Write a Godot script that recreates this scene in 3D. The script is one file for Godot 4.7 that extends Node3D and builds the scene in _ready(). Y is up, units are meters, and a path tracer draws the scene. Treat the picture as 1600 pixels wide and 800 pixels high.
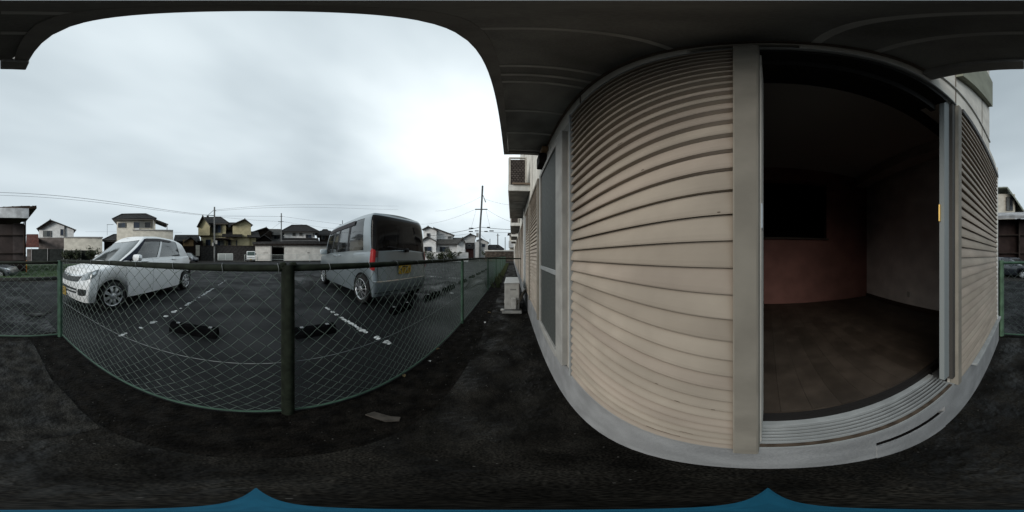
extends Node3D
# The place: a narrow passage between a chain-link fence with a car park behind it (left) and an apartment wall (right), under a balcony.
# The photograph is a full-circle panorama, so the place is built unrolled: real positions (x to the wall, y up, -z along the passage,
# the viewer's eye at the origin of the ground plan, one metre up) are laid out with the compass angle running sideways.
# The ground plane stays a flat plane, far things keep their sizes, and everything is ordinary solid geometry.

const EYE := 1.0
const K := 0.63661977
const FX := -0.69        # fence line
const MID := Vector3(1.7, 0.6, 0)
const WX := 0.2736       # face of the apartment wall

var branch := 0.0        # compass angle about which directions are unrolled
var tol := 0.06          # finest angle that is left straight
var fr := Transform3D()  # local frame of the thing being built
var even := false      # split by true length (pieces right overhead)
var org := {}            # node -> its world position
var names := {}
var mats := {}
var tex := {}
var rng := RandomNumberGenerator.new()

# ------------------------------------------------------------------ unrolling
func bend(p: Vector3) -> Vector3:
	var r := maxf(sqrt(p.x * p.x + p.z * p.z), 1e-5)
	var a := atan2(p.x, -p.z)
	if a > branch + PI: a -= TAU
	elif a < branch - PI: a += TAU
	var zb := EYE / (K * atan(EYE / r))
	return Vector3(K * zb * a, EYE + K * zb * atan((p.y - EYE) / r), -zb)

func bend_normal(p: Vector3, n: Vector3) -> Vector3:
	var r := maxf(sqrt(p.x * p.x + p.z * p.z), 1e-5)
	var a := atan2(p.x, -p.z)
	if a > branch + PI: a -= TAU
	elif a < branch - PI: a += TAU
	var er := Vector3(p.x / r, 0, p.z / r)
	var et := Vector3(-p.z / r, 0, p.x / r)
	var nr := n.dot(er)
	var nt := n.dot(et)
	var at := atan(EYE / r)
	var zb := EYE / (K * at)
	var dz := EYE / (K * at * at) * EYE / (r * r + EYE * EYE)
	var h := p.y - EYE
	var d2 := r * r + h * h
	var phi := atan(h / r)
	var bx := nt * r / (K * zb)
	var by := n.y / (K * zb * r / d2)
	var bz := (K * a * dz * bx + K * (dz * phi - zb * h / d2) * by - nr) / dz
	return Vector3(bx, by, bz).normalized()

# real place from compass angle (degrees), distance and height
func pol(az: float, d: float, y := 0.0) -> Vector3:
	var a := deg_to_rad(az)
	return Vector3(d * sin(a), y, -d * cos(a))

# frame that looks back at the viewer: x to the right, y up, z away; turned by yaw
func facing(az: float, d: float, yaw := 0.0, y := 0.0) -> Transform3D:
	var a := deg_to_rad(az + yaw)
	return Transform3D(Basis(Vector3(cos(a), 0, sin(a)), Vector3.UP, Vector3(sin(a), 0, -cos(a))), pol(az, d, y))

# ------------------------------------------------------------------ mesh collector
class Acc:
	var p := PackedVector3Array()
	var n := PackedVector3Array()
	var u := PackedVector2Array()
	var own := false    # keeps the uv it was given

	func tri(a: Vector3, b: Vector3, c: Vector3, na: Vector3, nb: Vector3, nc: Vector3, ua := Vector2.ZERO, ub := Vector2.ZERO, uc := Vector2.ZERO) -> void:
		p.append(a); p.append(b); p.append(c)
		n.append(na); n.append(nb); n.append(nc)
		u.append(ua); u.append(ub); u.append(uc)

	func flat(a: Vector3, b: Vector3, c: Vector3) -> void:
		var m := (b - a).cross(c - a).normalized()
		tri(a, b, c, m, m, m)

	func quad(a: Vector3, b: Vector3, c: Vector3, d: Vector3) -> void:
		var m := (c - a).cross(d - b).normalized()
		tri(a, b, c, m, m, m); tri(a, c, d, m, m, m)

	# box with chamfered edges when e > 0
	func box(lo: Vector3, hi: Vector3, e := 0.0) -> void:
		var c := (lo + hi) / 2
		var h := (hi - lo) / 2
		e = minf(e, minf(h.x, minf(h.y, h.z)) * 0.8)
		for ax in 3:
			var bx := (ax + 1) % 3
			var cx := (ax + 2) % 3
			for s in [-1.0, 1.0]:
				var q: Array[Vector3] = []
				for k in [[-1, -1], [1, -1], [1, 1], [-1, 1]]:
					var v := Vector3.ZERO
					v[ax] = s * h[ax]
					v[bx] = k[0] * (h[bx] - e)
					v[cx] = k[1] * (h[cx] - e)
					q.append(c + v)
				if s > 0: quad(q[0], q[1], q[2], q[3])
				else: quad(q[3], q[2], q[1], q[0])
		if e <= 0: return
		for ax in 3:
			var bx := (ax + 1) % 3
			var cx := (ax + 2) % 3
			for s in [-1.0, 1.0]:
				for t in [-1.0, 1.0]:
					var q: Array[Vector3] = []
					for k in [[-1, 0], [1, 0], [1, 1], [-1, 1]]:
						var v := Vector3.ZERO
						v[ax] = k[0] * (h[ax] - e)
						v[bx] = s * (h[bx] - (e if k[1] else 0.0))
						v[cx] = t * (h[cx] - (0.0 if k[1] else e))
						q.append(c + v)
					var m := Vector3.ZERO
					m[bx] = s; m[cx] = t
					if (q[2] - q[0]).cross(q[3] - q[1]).dot(m) > 0: quad(q[0], q[1], q[2], q[3])
					else: quad(q[3], q[2], q[1], q[0])
		for s in [-1.0, 1.0]:
			for t in [-1.0, 1.0]:
				for w in [-1.0, 1.0]:
					var a := c + Vector3(s * h.x, t * (h.y - e), w * (h.z - e))
					var b := c + Vector3(s * (h.x - e), t * h.y, w * (h.z - e))
					var d := c + Vector3(s * (h.x - e), t * (h.y - e), w * h.z)
					if s * t * w > 0: flat(a, b, d)
					else: flat(a, d, b)

	# outline in x,y pulled along z
	func prism(o: Array, z0: float, z1: float) -> void:
		var pv := PackedVector2Array(o)
		var ix := Geometry2D.triangulate_polygon(pv)
		var cw := Geometry2D.is_polygon_clockwise(pv)
		for k in range(0, ix.size(), 3):
			var a := pv[ix[k]]; var b := pv[ix[k + 1]]; var c := pv[ix[k + 2]]
			if (b - a).cross(c - a) < 0:
				var t := b; b = c; c = t
			flat(Vector3(a.x, a.y, z1), Vector3(b.x, b.y, z1), Vector3(c.x, c.y, z1))
			flat(Vector3(a.x, a.y, z0), Vector3(c.x, c.y, z0), Vector3(b.x, b.y, z0))
		for k in pv.size():
			var a := pv[k]; var b := pv[(k + 1) % pv.size()]
			if cw:
				var t := a; a = b; b = t
			quad(Vector3(a.x, a.y, z1), Vector3(a.x, a.y, z0), Vector3(b.x, b.y, z0), Vector3(b.x, b.y, z1))

	# round bar along points
	func tube(pts: Array, r: float, sides := 6, caps := true) -> void:
		var rings := []
		var up := Vector3.UP
		for k in pts.size():
			var d: Vector3 = (pts[mini(k + 1, pts.size() - 1)] - pts[maxi(k - 1, 0)]).normalized()
			if absf(d.dot(up)) > 0.95: up = Vector3.RIGHT
			var s := d.cross(up).normalized()
			up = s.cross(d).normalized()
			var ring := []
			for j in sides:
				var a := TAU * j / sides
				ring.append(s * cos(a) + up * sin(a))
			rings.append(ring)
		for k in pts.size() - 1:
			for j in sides:
				var m := (j + 1) % sides
				var a: Vector3 = rings[k][j]; var b: Vector3 = rings[k][m]
				var c: Vector3 = rings[k + 1][m]; var d: Vector3 = rings[k + 1][j]
				tri(pts[k] + a * r, pts[k] + b * r, pts[k + 1] + c * r, a, b, c)
				tri(pts[k] + a * r, pts[k + 1] + c * r, pts[k + 1] + d * r, a, c, d)
		if caps:
			for e in [0, pts.size() - 1]:
				for j in range(1, sides - 1):
					flat(pts[e] + rings[e][0] * r, pts[e] + rings[e][j] * r, pts[e] + rings[e][j + 1] * r)

	# rows of points with smooth normals
	func grid(rows: Array, keep := [], off := 0.0, mid := Vector3.INF) -> void:
		var nj := rows.size()
		var ni: int = rows[0].size()
		var nn := []
		for j in nj:
			var line := PackedVector3Array()
			for i in ni:
				var du: Vector3 = rows[j][mini(i + 1, ni - 1)] - rows[j][maxi(i - 1, 0)]
				var dv: Vector3 = rows[mini(j + 1, nj - 1)][i] - rows[maxi(j - 1, 0)][i]
				var nv := du.cross(dv).normalized()
				if mid != Vector3.INF and nv.dot(rows[j][i] - mid) < 0: nv = -nv
				line.append(nv)
			nn.append(line)
		for j in nj - 1:
			for i in ni - 1:
				if keep.size() and not keep[j][i]: continue
				var a: Vector3 = rows[j][i] + nn[j][i] * off; var b: Vector3 = rows[j][i + 1] + nn[j][i + 1] * off
				var c: Vector3 = rows[j + 1][i + 1] + nn[j + 1][i + 1] * off; var d: Vector3 = rows[j + 1][i] + nn[j + 1][i] * off
				tri(a, b, c, nn[j][i], nn[j][i + 1], nn[j + 1][i + 1])
				tri(a, c, d, nn[j][i], nn[j + 1][i + 1], nn[j + 1][i])

	# profile [radius, along] spun about an axis
	func lathe(prof: Array, at: Vector3, axis: Vector3, seg := 24) -> void:
		var s := axis.cross(Vector3.UP).normalized()
		var t := s.cross(axis).normalized()
		var rows := []
		for q in prof:
			var row := []
			for j in seg + 1:
				var a := TAU * j / seg
				row.append(at + axis * q[1] + (s * cos(a) + t * sin(a)) * q[0])
			rows.append(row)
		grid(rows)

# ------------------------------------------------------------------ turning a collector into a mesh
func emit(acc: Acc, called: String, m: Material, parent: Node3D = null, base := Vector3.INF) -> MeshInstance3D:
	var o := MeshInstance3D.new()
	o.name = called
	var lim := tol
	var src := []
	# to real places
	var P := PackedVector3Array(); var N := PackedVector3Array(); var U := PackedVector2Array()
	var plain := fr == Transform3D()
	var stack := []
	var nb := fr.basis.inverse().transposed()
	for k in range(0, acc.p.size(), 3):
		if plain:
			stack.append([acc.p[k], acc.p[k + 1], acc.p[k + 2], acc.n[k], acc.n[k + 1], acc.n[k + 2], acc.u[k], acc.u[k + 1], acc.u[k + 2]])
		else:
			stack.append([fr * acc.p[k], fr * acc.p[k + 1], fr * acc.p[k + 2], (nb * acc.n[k]).normalized(), (nb * acc.n[k + 1]).normalized(), (nb * acc.n[k + 2]).normalized(), acc.u[k], acc.u[k + 1], acc.u[k + 2]])
	while stack.size():
		var t: Array = stack.pop_back()
		var a: Vector3 = t[0]; var b: Vector3 = t[1]; var c: Vector3 = t[2]
		var ab := long(a, b, lim); var bc := long(b, c, lim); var ca := long(c, a, lim)
		var most := maxf(ab, maxf(bc, ca))
		if most > 1.0:
			var i := 0
			if bc == most: i = 1
			elif ca == most: i = 2
			if even:
				var la := a.distance_squared_to(b); var lb := b.distance_squared_to(c); var lc := c.distance_squared_to(a)
				i = 0 if la >= lb and la >= lc else (1 if lb >= lc else 2)
			var j := (i + 1) % 3; var l := (i + 2) % 3
			var mp: Vector3 = (t[i] + t[j]) / 2
			var mn: Vector3 = (t[3 + i] + t[3 + j]).normalized()
			var mu: Vector2 = (t[6 + i] + t[6 + j]) / 2
			stack.append([t[i], mp, t[l], t[3 + i], mn, t[3 + l], t[6 + i], mu, t[6 + l]])
			stack.append([mp, t[j], t[l], mn, t[3 + j], t[3 + l], mu, t[6 + j], t[6 + l]])
			continue
		for k in 3:
			P.append(t[k]); N.append(t[3 + k])
			if acc.own: U.append(t[6 + k])
			else:
				var q: Vector3 = t[3].abs(); var v: Vector3 = t[k]
				if q.y > q.x and q.y > q.z: U.append(Vector2(v.x, v.z))
				elif q.x > q.z: U.append(Vector2(v.z, -v.y))
				else: U.append(Vector2(v.x, -v.y))
	var B := PackedVector3Array(); var BN := PackedVector3Array()
	B.resize(P.size()); BN.resize(P.size())
	for k in P.size():
		B[k] = bend(P[k]); BN[k] = bend_normal(P[k], N[k])
	return wrap_up(o, B, BN, U, m, parent, base)

func long(a: Vector3, b: Vector3, lim: float) -> float:
	var d := b - a
	var l2 := d.length_squared()
	if l2 < 1e-10: return 0.0
	var e := Vector3(0, EYE, 0)
	var t := clampf((e - a).dot(d) / l2, 0.0, 1.0)
	var q := a + d * t
	var r := sqrt(q.x * q.x + q.z * q.z)
	var dist := sqrt(r * r + (q.y - EYE) * (q.y - EYE))
	# turning near the vertical axis counts more
	var turn := absf(wrapf(atan2(b.x, -b.z) - atan2(a.x, -a.z), -PI, PI)) * 0.5
	return maxf(sqrt(l2) / (lim * maxf(dist, 0.05)), turn / lim if turn < 1.4 and l2 > 1.6e-5 else 0.0)

func wrap_up(o: MeshInstance3D, B: PackedVector3Array, BN: PackedVector3Array, U: PackedVector2Array, m: Material, parent: Node3D, base := Vector3.INF) -> MeshInstance3D:
	var at := Vector3.ZERO
	if parent != null: at = org[parent]
	elif base != Vector3.INF: at = base
	else:
		var box := AABB(B[0], Vector3.ZERO)
		for v in B: box = box.expand(v)
		at = box.get_center(); at.y = box.position.y
	for k in range(0, B.size(), 3):
		# Godot's front faces run clockwise
		var g := (B[k + 1] - B[k]).cross(B[k + 2] - B[k])
		if g.dot(BN[k] + BN[k + 1] + BN[k + 2]) > 0:
			var x := B[k + 1]; B[k + 1] = B[k + 2]; B[k + 2] = x
			var y := BN[k + 1]; BN[k + 1] = BN[k + 2]; BN[k + 2] = y
			var z := U[k + 1]; U[k + 1] = U[k + 2]; U[k + 2] = z
	for k in B.size(): B[k] -= at
	var arr := []
	arr.resize(Mesh.ARRAY_MAX)
	arr[Mesh.ARRAY_VERTEX] = B; arr[Mesh.ARRAY_NORMAL] = BN; arr[Mesh.ARRAY_TEX_UV] = U; arr[Mesh.ARRAY_TEX_UV2] = U
	var am := ArrayMesh.new()
	am.add_surface_from_arrays(Mesh.PRIMITIVE_TRIANGLES, arr)
	am.surface_set_material(0, m)
	o.mesh = am
	org[o] = at
	if parent == null:
		o.position = at
		o.name = numbered(o.name)
		add_child(o, true)
	else:
		o.name = numbered(o.name, parent)
		parent.add_child(o, true)
	return o

func numbered(called: String, parent: Node = null) -> String:
	var key := called if parent == null else str(parent.get_instance_id()) + called
	names[key] = names.get(key, -1) + 1
	return called if names[key] == 0 else "%s_%03d" % [called, names[key]]

func tag(o: Node, label := "", category := "", group := "", kind := "") -> Node:
	if label: o.set_meta("label", label)
	if category: o.set_meta("category", category)
	if group: o.set_meta("group", group)
	if kind: o.set_meta("kind", kind)
	return o

func thing(called: String, at: Vector3, label: String, category: String, group := "") -> Node3D:
	var o := Node3D.new()
	o.name = numbered(called)
	add_child(o, true)
	o.position = bend(at)
	org[o] = o.position
	tag(o, label, category, group)
	return o

func stuff(o: Node) -> Node:
	o.set_meta("kind", "stuff")
	return o

# ------------------------------------------------------------------ materials
func noise_tex(called: String, freq: float, lo: float, hi: float, oct := 4, size := 512, bias := 0.5, kind := FastNoiseLite.TYPE_SIMPLEX_SMOOTH) -> NoiseTexture2D:
	if tex.has(called): return tex[called]
	var f := FastNoiseLite.new()
	f.noise_type = kind
	f.seed = called.hash() % 1000
	f.frequency = freq
	f.fractal_octaves = oct
	var t := NoiseTexture2D.new()
	t.width = size; t.height = size; t.seamless = true
	t.noise = f
	var g := Gradient.new()
	g.offsets = PackedFloat32Array([clampf(bias - 0.3, 0, 1), clampf(bias + 0.3, 0, 1)])
	g.colors = PackedColorArray([Color(lo, lo, lo), Color(hi, hi, hi)])
	t.color_ramp = g
	tex[called] = t
	return t

# lin: linear base colour
func mat(called: String, lin: Color, rough := 0.7, metal := 0.0, wear := 0.0, scale := 1.0, relief := 0.0) -> StandardMaterial3D:
	if mats.has(called): return mats[called]
	var m := StandardMaterial3D.new()
	m.resource_name = called
	m.albedo_color = lin.linear_to_srgb()
	m.roughness = rough
	m.metallic = metal
	if metal == 0.0: m.metallic_specular = 0.2
	if wear > 0:
		m.albedo_texture = noise_tex("mottle%d" % int(wear * 10), 0.006, 1.0 - 0.55 * wear, 1.0, 5)
		m.uv1_scale = Vector3(scale, scale, scale)
		m.detail_enabled = wear > 0.23
		m.detail_blend_mode = BaseMaterial3D.BLEND_MODE_MUL
		m.detail_uv_layer = BaseMaterial3D.DETAIL_UV_2
		m.detail_albedo = noise_tex("grain", 0.10, 0.93, 1.0, 3)
		m.uv2_scale = m.uv1_scale * 2.7
	if relief > 0:
		m.heightmap_enabled = false
		m.normal_enabled = true
		m.normal_texture = normal_tex()
		m.normal_scale = relief
	mats[called] = m
	return m

func normal_tex() -> NoiseTexture2D:
	if tex.has("bumps"): return tex["bumps"]
	var f := FastNoiseLite.new()
	f.frequency = 0.08; f.fractal_octaves = 4; f.seed = 5
	var t := NoiseTexture2D.new()
	t.width = 512; t.height = 512; t.seamless = true; t.noise = f
	t.as_normal_map = true; t.bump_strength = 6.0
	tex["bumps"] = t
	return t

func glass(called: String, alpha: float, tint := Color(0.01, 0.012, 0.013)) -> StandardMaterial3D:
	if mats.has(called): return mats[called]
	var m := StandardMaterial3D.new()
	m.resource_name = called
	var c := tint.linear_to_srgb()
	c.a = alpha
	m.albedo_color = c
	m.transparency = BaseMaterial3D.TRANSPARENCY_ALPHA
	m.roughness = 0.05
	m.metallic_specular = 0.22
	mats[called] = m
	return m

func paint(called: String, lin: Color, metal := 0.0, rough := 0.35) -> StandardMaterial3D:
	if mats.has(called): return mats[called]
	var m := mat(called, lin, rough, metal)
	m.clearcoat_enabled = true; m.clearcoat = 0.35; m.clearcoat_roughness = 0.08
	return m

# ------------------------------------------------------------------ the scene
func _ready() -> void:
	rng.seed = 11
	camera_and_light()
	ground()
	apartment()
	fence()
	vehicles()
	houses()
	small_things()

func camera_and_light() -> void:
	var cam := Camera3D.new()
	cam.name = "camera"
	cam.position = Vector3(0, EYE, 0)
	cam.fov = 90.0
	cam.near = 0.05; cam.far = 3000.0
	add_child(cam); cam.current = true
	var sun := DirectionalLight3D.new()
	sun.name = "overcast_sun"
	sun.light_energy = 0.5
	sun.light_angular_distance = 30.0
	sun.light_color = Color(1.0, 0.98, 0.95)
	sun.shadow_enabled = true
	add_child(sun)
	sun.look_at_from_position(Vector3(-8.5, 4.4, 8), Vector3.ZERO)
	var we := WorldEnvironment.new()
	we.name = "environment"
	var e := Environment.new()
	e.background_mode = Environment.BG_SKY
	e.tonemap_mode = Environment.TONE_MAPPER_LINEAR
	e.tonemap_exposure = 1.1
	e.sdfgi_enabled = true; e.ssao_enabled = true; e.ssil_enabled = true
	var sky := Sky.new()
	var pm := PanoramaSkyMaterial.new()
	pm.panorama = overcast()
	sky.sky_material = pm
	e.sky = sky
	we.environment = e
	add_child(we)

func overcast() -> ImageTexture:
	var w := 1024; var h := 512
	var im := Image.create(w, h, false, Image.FORMAT_RGBF)
	var f := FastNoiseLite.new()
	f.seed = 4; f.frequency = 0.9; f.fractal_octaves = 5; f.fractal_gain = 0.5
	var f2 := FastNoiseLite.new()
	f2.seed = 9; f2.frequency = 2.2; f2.fractal_octaves = 4
	var bright := Vector3(-0.17, 0.44, -1).normalized()
	var pale := Vector3(-1.6, 0.25, -1).normalized()
	for y in h:
		var el := (0.5 - (y + 0.5) / h) * PI
		for x in w:
			var az := ((x + 0.5) / w - 0.5) * TAU
			var d := Vector3(-cos(el) * sin(az), sin(el), cos(el) * cos(az))
			var q := d / (absf(d.y) + 0.35)
			var n := f.get_noise_3d(q.x, q.y * 2.0, q.z) * 0.5 + f2.get_noise_3d(q.x, q.y * 3.0, q.z) * 0.22
			var a := d.angle_to(bright)
			var l := 0.525 + 0.42 * n + 0.60 * exp(-pow(a / 0.34, 2)) + 0.13 * exp(-pow(d.angle_to(pale) / 0.5, 2))
			l += 0.06 * exp(-maxf(d.y, 0.0) / 0.12)
			var blue := clampf(0.9 - l, 0.0, 0.5)
			im.set_pixel(x, y, Color(l * (0.905 - 0.12 * blue), l, l * (1.045 + 0.12 * blue)))
	return ImageTexture.create_from_image(im)

# sheet round the viewer, bounded by straight edges x0..x1, z0..z1, reaching the point underfoot (or overhead)
func fan(x0: float, x1: float, z0: float, z1: float, y: float, called: String, m: Material, parent: Node3D = null, a0 := -PI - 0.35, a1 := PI + 0.35, r0 := 0.0004, up := true, swell := 0.0) -> MeshInstance3D:
	var o := MeshInstance3D.new()
	o.name = called
	var B := PackedVector3Array(); var BN := PackedVector3Array(); var U := PackedVector2Array()
	var na := int(ceil((a1 - a0) / 0.04))
	var nr := 46
	var rows := []
	var uvs := []
	for j in nr + 1:
		var row := PackedVector3Array(); var ur := PackedVector2Array()
		for i in na + 1:
			var a := a0 + (a1 - a0) * i / na
			var s := sin(a); var c := -cos(a)
			var lim := 60.0
			if s > 1e-6: lim = minf(lim, x1 / s)
			elif s < -1e-6: lim = minf(lim, x0 / s)
			if c > 1e-6: lim = minf(lim, z1 / c)
			elif c < -1e-6: lim = minf(lim, z0 / c)
			var r := r0 * pow(lim / r0, float(j) / nr)
			var zb := EYE / (K * atan(EYE / r))
			row.append(Vector3(K * zb * a, EYE + K * zb * atan((y - EYE) / r), -zb))
			ur.append(Vector2(r * s, r * c))
		rows.append(row); uvs.append(ur)
	for j in nr:
		for i in na:
			for t in [[0, 0, 0, 1, 1, 1], [0, 0, 1, 1, 1, 0]]:
				var q := []
				for k in 3:
					q.append(rows[j + t[k * 2 + 1]][i + t[k * 2]]); U.append(uvs[j + t[k * 2 + 1]][i + t[k * 2]])
				var n: Vector3 = (q[1] - q[0]).cross(q[2] - q[0])
				n = n.normalized() if n.length() > 1e-12 else Vector3.UP
				if (n.y < 0) == up: n = -n
				for k in 3:
					B.append(q[k]); BN.append(n)
	return wrap_up(o, B, BN, U, m, parent)

# ------------------------------------------------------------------ ground
func asphalt_mat(called: String, lin: Color, wet_lo: float, wet_hi: float, scale: float, contrast: float, relief := 0.3) -> StandardMaterial3D:
	var m := StandardMaterial3D.new()
	m.resource_name = called
	m.albedo_color = lin.linear_to_srgb()
	m.albedo_texture = noise_tex(called + "_tone", 0.010, 1.0 - contrast, 1.0, 6, 1024)
	m.uv1_scale = Vector3(scale, scale, scale)
	m.detail_enabled = true
	m.detail_blend_mode = BaseMaterial3D.BLEND_MODE_MUL
	m.detail_uv_layer = BaseMaterial3D.DETAIL_UV_2
	m.detail_albedo = noise_tex("chippings", 0.22, 0.42, 1.0, 2, 512, 0.5)
	m.uv2_scale = Vector3(1.1, 1.1, 1.1)
	m.metallic_specular = 0.11
	m.roughness = 1.0
	m.roughness_texture = noise_tex(called + "_wet", 0.008, wet_lo, wet_hi, 5, 1024, 0.5)
	m.roughness_texture_channel = BaseMaterial3D.TEXTURE_CHANNEL_RED
	if relief > 0:
		m.normal_enabled = true
		m.normal_texture = normal_tex()
		m.normal_scale = relief
	return m

func sheet(called: String, x0: float, x1: float, z0: float, z1: float, y: float, m: Material, br := -1.57) -> MeshInstance3D:
	branch = br
	var a := Acc.new()
	a.quad(Vector3(x0, y, z0), Vector3(x0, y, z1), Vector3(x1, y, z1), Vector3(x1, y, z0))
	var o := emit(a, called, m)
	branch = 0.0
	return o

func ground() -> void:
	var soil := asphalt_mat("passage soil", Color(0.021, 0.0178, 0.0142), 0.75, 1.0, 0.9, 0.45)
	var pave := asphalt_mat("passage paving", Color(0.040, 0.0362, 0.030), 0.45, 1.0, 0.4, 0.42)
	var lot := asphalt_mat("car park asphalt", Color(0.0185, 0.020, 0.0212), 0.50, 0.66, 0.12, 0.12, 0.0)
	# the plain that everything stands on
	var big := MeshInstance3D.new()
	big.name = "ground"
	var pm := PlaneMesh.new()
	pm.size = Vector2(3000, 3000)
	pm.subdivide_width = 4; pm.subdivide_depth = 4
	var far := mat("far ground", Color(0.016, 0.0145, 0.0125), 0.9)
	pm.material = far
	big.mesh = pm
	big.position = Vector3(0, -0.004, -700)
	add_child(big)
	tag(big, "dark wet ground running out to the houses", "", "", "structure")
	tag(fan(FX, WX + 0.15, -24.0, 1.9, 0.0, "passage_ground", soil), "dark gravelly soil along the foot of the chain-link fence", "", "", "structure")
	tag(fan(-0.34, WX + 0.1, -24.0, 1.8, 0.004, "passage_paving", pave), "dark wet concrete strip along the apartment wall", "", "", "structure")
	# older, paler concrete at the left
	branch = -2.6
	var pa := Acc.new()
	var edge := []
	for k in 15: edge.append(Vector3(-0.335 + rng.randf_range(-0.012, 0.012), 0.008, 0.46 + k * 0.09))
	for k in 14: pa.quad(edge[k], edge[k + 1], Vector3(0.12, 0.008, edge[k + 1].z), Vector3(0.12, 0.008, edge[k].z))
	tag(emit(pa, "concrete_patch", asphalt_mat("old concrete", Color(0.062, 0.058, 0.050), 0.55, 0.95, 0.7, 0.5)), "paler worn concrete slab at the near left", "", "", "structure")
	branch = 0.0
	tol = 0.12
	tag(sheet("car_park", -28.0, FX, -26.0, 6.0, 0.004, lot), "wet black asphalt car park behind the fence", "", "", "structure")
	var rm := asphalt_mat("back lane", Color(0.022, 0.024, 0.025), 0.4, 0.75, 0.2, 0.3)
	branch = -2.6
	var a := Acc.new()
	a.quad(Vector3(FX, 0.001, 1.88), Vector3(FX, 0.001, 6.4), Vector3(5, 0.001, 6.4), Vector3(5, 0.001, 1.88))
	tag(emit(a, "lane", rm), "grey wet lane behind the end fence at the left", "", "", "structure")
	branch = 2.6
	a = Acc.new()
	a.quad(Vector3(-2, 0.001, 1.88), Vector3(-2, 0.001, 6.4), Vector3(3.5, 0.001, 6.4), Vector3(3.5, 0.001, 1.88))
	tag(emit(a, "lane", rm), "grey wet lane beside the apartment corner at the right", "", "", "structure")
	# lawn with its kerb
	branch = -2.6
	var gm := mat("lawn", Color(0.075, 0.12, 0.055), 0.9, 0.0, 0.5, 0.7)
	a = Acc.new()
	a.box(Vector3(-9.5, 0.0, 6.55), Vector3(3.0, 0.09, 17.0))
	tag(emit(a, "lawn_ground", gm), "green lawn beyond the lane", "", "", "structure")
	a = Acc.new()
	a.box(Vector3(-9.5, 0.0, 6.4), Vector3(3.0, 0.13, 6.55), 0.02)
	tag(emit(a, "kerb", mat("dark kerb", Color(0.03, 0.03, 0.028), 0.8)), "dark kerb edging the lawn", "", "", "structure")
	tol = 0.06
	# grass blades on the lawn
	a = Acc.new()
	for k in 3500:
		var q := pol(rng.randf_range(-192, -154), rng.randf_range(6.7, 15.5), 0.085)
		if q.z < 6.6: continue
		var s := Vector3(rng.randf_range(-1, 1), 0, rng.randf_range(-1, 1)).normalized() * 0.035
		var tip := Vector3(rng.randf_range(-0.05, 0.05), rng.randf_range(0.03, 0.08), rng.randf_range(-0.05, 0.05))
		a.flat(q - s, q + s, q + tip)
	tag(emit(a, "grass", mat("grass", Color(0.085, 0.135, 0.06), 0.8)), "short green grass growing beyond the lane", "grass", "", "stuff")
	branch = 0.0
	# painted bay lines: worn paint, flake by flake
	var lm := mat("worn road paint", Color(0.62, 0.64, 0.63), 0.6, 0.0, 0.4, 2.0)
	branch = -1.57
	for ln in [[1.38, -1.22, -6.6, 0.48], [-1.22, -1.12, -2.75, 0.74], [-4.0, -1.3, -6.0, 0.5], [-6.8, -1.3, -6.0, 0.5], [4.3, -1.6, -6.0, 0.4]]:
		a = Acc.new()
		var x: float = ln[1]
		while x > ln[2]:
			var l := rng.randf_range(0.03, 0.11)
			if rng.randf() < ln[3]:
				var n := 9
				var pts := []
				var c := Vector3(x - l / 2, 0.009, ln[0] + (x + 1.2) * 0.03 + rng.randf_range(-0.012, 0.012))
				var wd := rng.randf_range(0.026, 0.052)
				for k in n:
					var t := TAU * k / n
					pts.append(c + Vector3(cos(t) * l * rng.randf_range(0.40, 0.6), 0, sin(t) * wd * rng.randf_range(0.6, 1.1)))
				for k in n: a.flat(c, pts[(k + 1) % n], pts[k])
			x -= l * 0.9
		if a.p.size(): tag(emit(a, "parking_line", lm), "worn broken white bay line on the wet asphalt", "", "", "structure")
	# films of rain water
	var wets := []
	for k in 4:
		var wet := mat("wet film %d" % k, Color(0.026 - 0.001 * k, 0.026 - 0.001 * k, 0.0255 - 0.001 * k), 0.78 - 0.10 * k)
		wet.metallic_specular = 0.06 + 0.03 * k
		wets.append(wet)
	for q in [[-6.8, -1.8, 1.9, 1.0, -1.57], [-2.3, -4.6, 0.6, 1.1, -1.57], [-1.3, -6.2, 0.4, 1.2, -1.57], [-0.62, 2.6, 0.20, 0.10, -2.6]]:
		branch = q[4]
		a = Acc.new()
		var rim := []
		var ph := rng.randf() * TAU
		for k in 40:
			var t := TAU * k / 40
			var rr := 1.0 + 0.22 * sin(3 * t + ph) + 0.14 * sin(5 * t + 2 * ph) + rng.randf_range(-0.10, 0.10)
			rim.append(Vector3(q[0] + cos(t) * q[2] * rr, 0.0125, q[1] + sin(t) * q[3] * rr))
		var mid := Vector3(q[0], 0.0125, q[1])
		var film: MeshInstance3D
		for ring in 4:
			a = Acc.new()
			var o0 := 1.0 - 0.24 * ring; var o1 := 1.0 - 0.24 * (ring + 1)
			for k in 40:
				var u: Vector3 = rim[k] - mid; var v: Vector3 = rim[(k + 1) % 40] - mid
				if ring < 3: a.quad(mid + u * o1, mid + v * o1, mid + v * o0, mid + u * o0)
				else: a.flat(mid, mid + v * o0, mid + u * o0)
			if ring == 0: film = emit(a, "rain_water", wets[0])
			else: emit(a, "deeper_water", wets[ring], film)
		tag(film, "thin film of rain water shining on the dark ground", "", "", "structure")
	branch = -1.57
	# far kerb of the car park
	a = Acc.new()
	a.box(Vector3(-28.6, 0.0, -20.0), Vector3(-28.0, 0.16, 4.0), 0.02)
	tag(emit(a, "kerb", mat("grey kerb", Color(0.10, 0.10, 0.095), 0.8, 0.0, 0.4, 0.5)), "grey kerb along the far side of the car park", "", "", "structure")
	branch = 0.0

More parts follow.
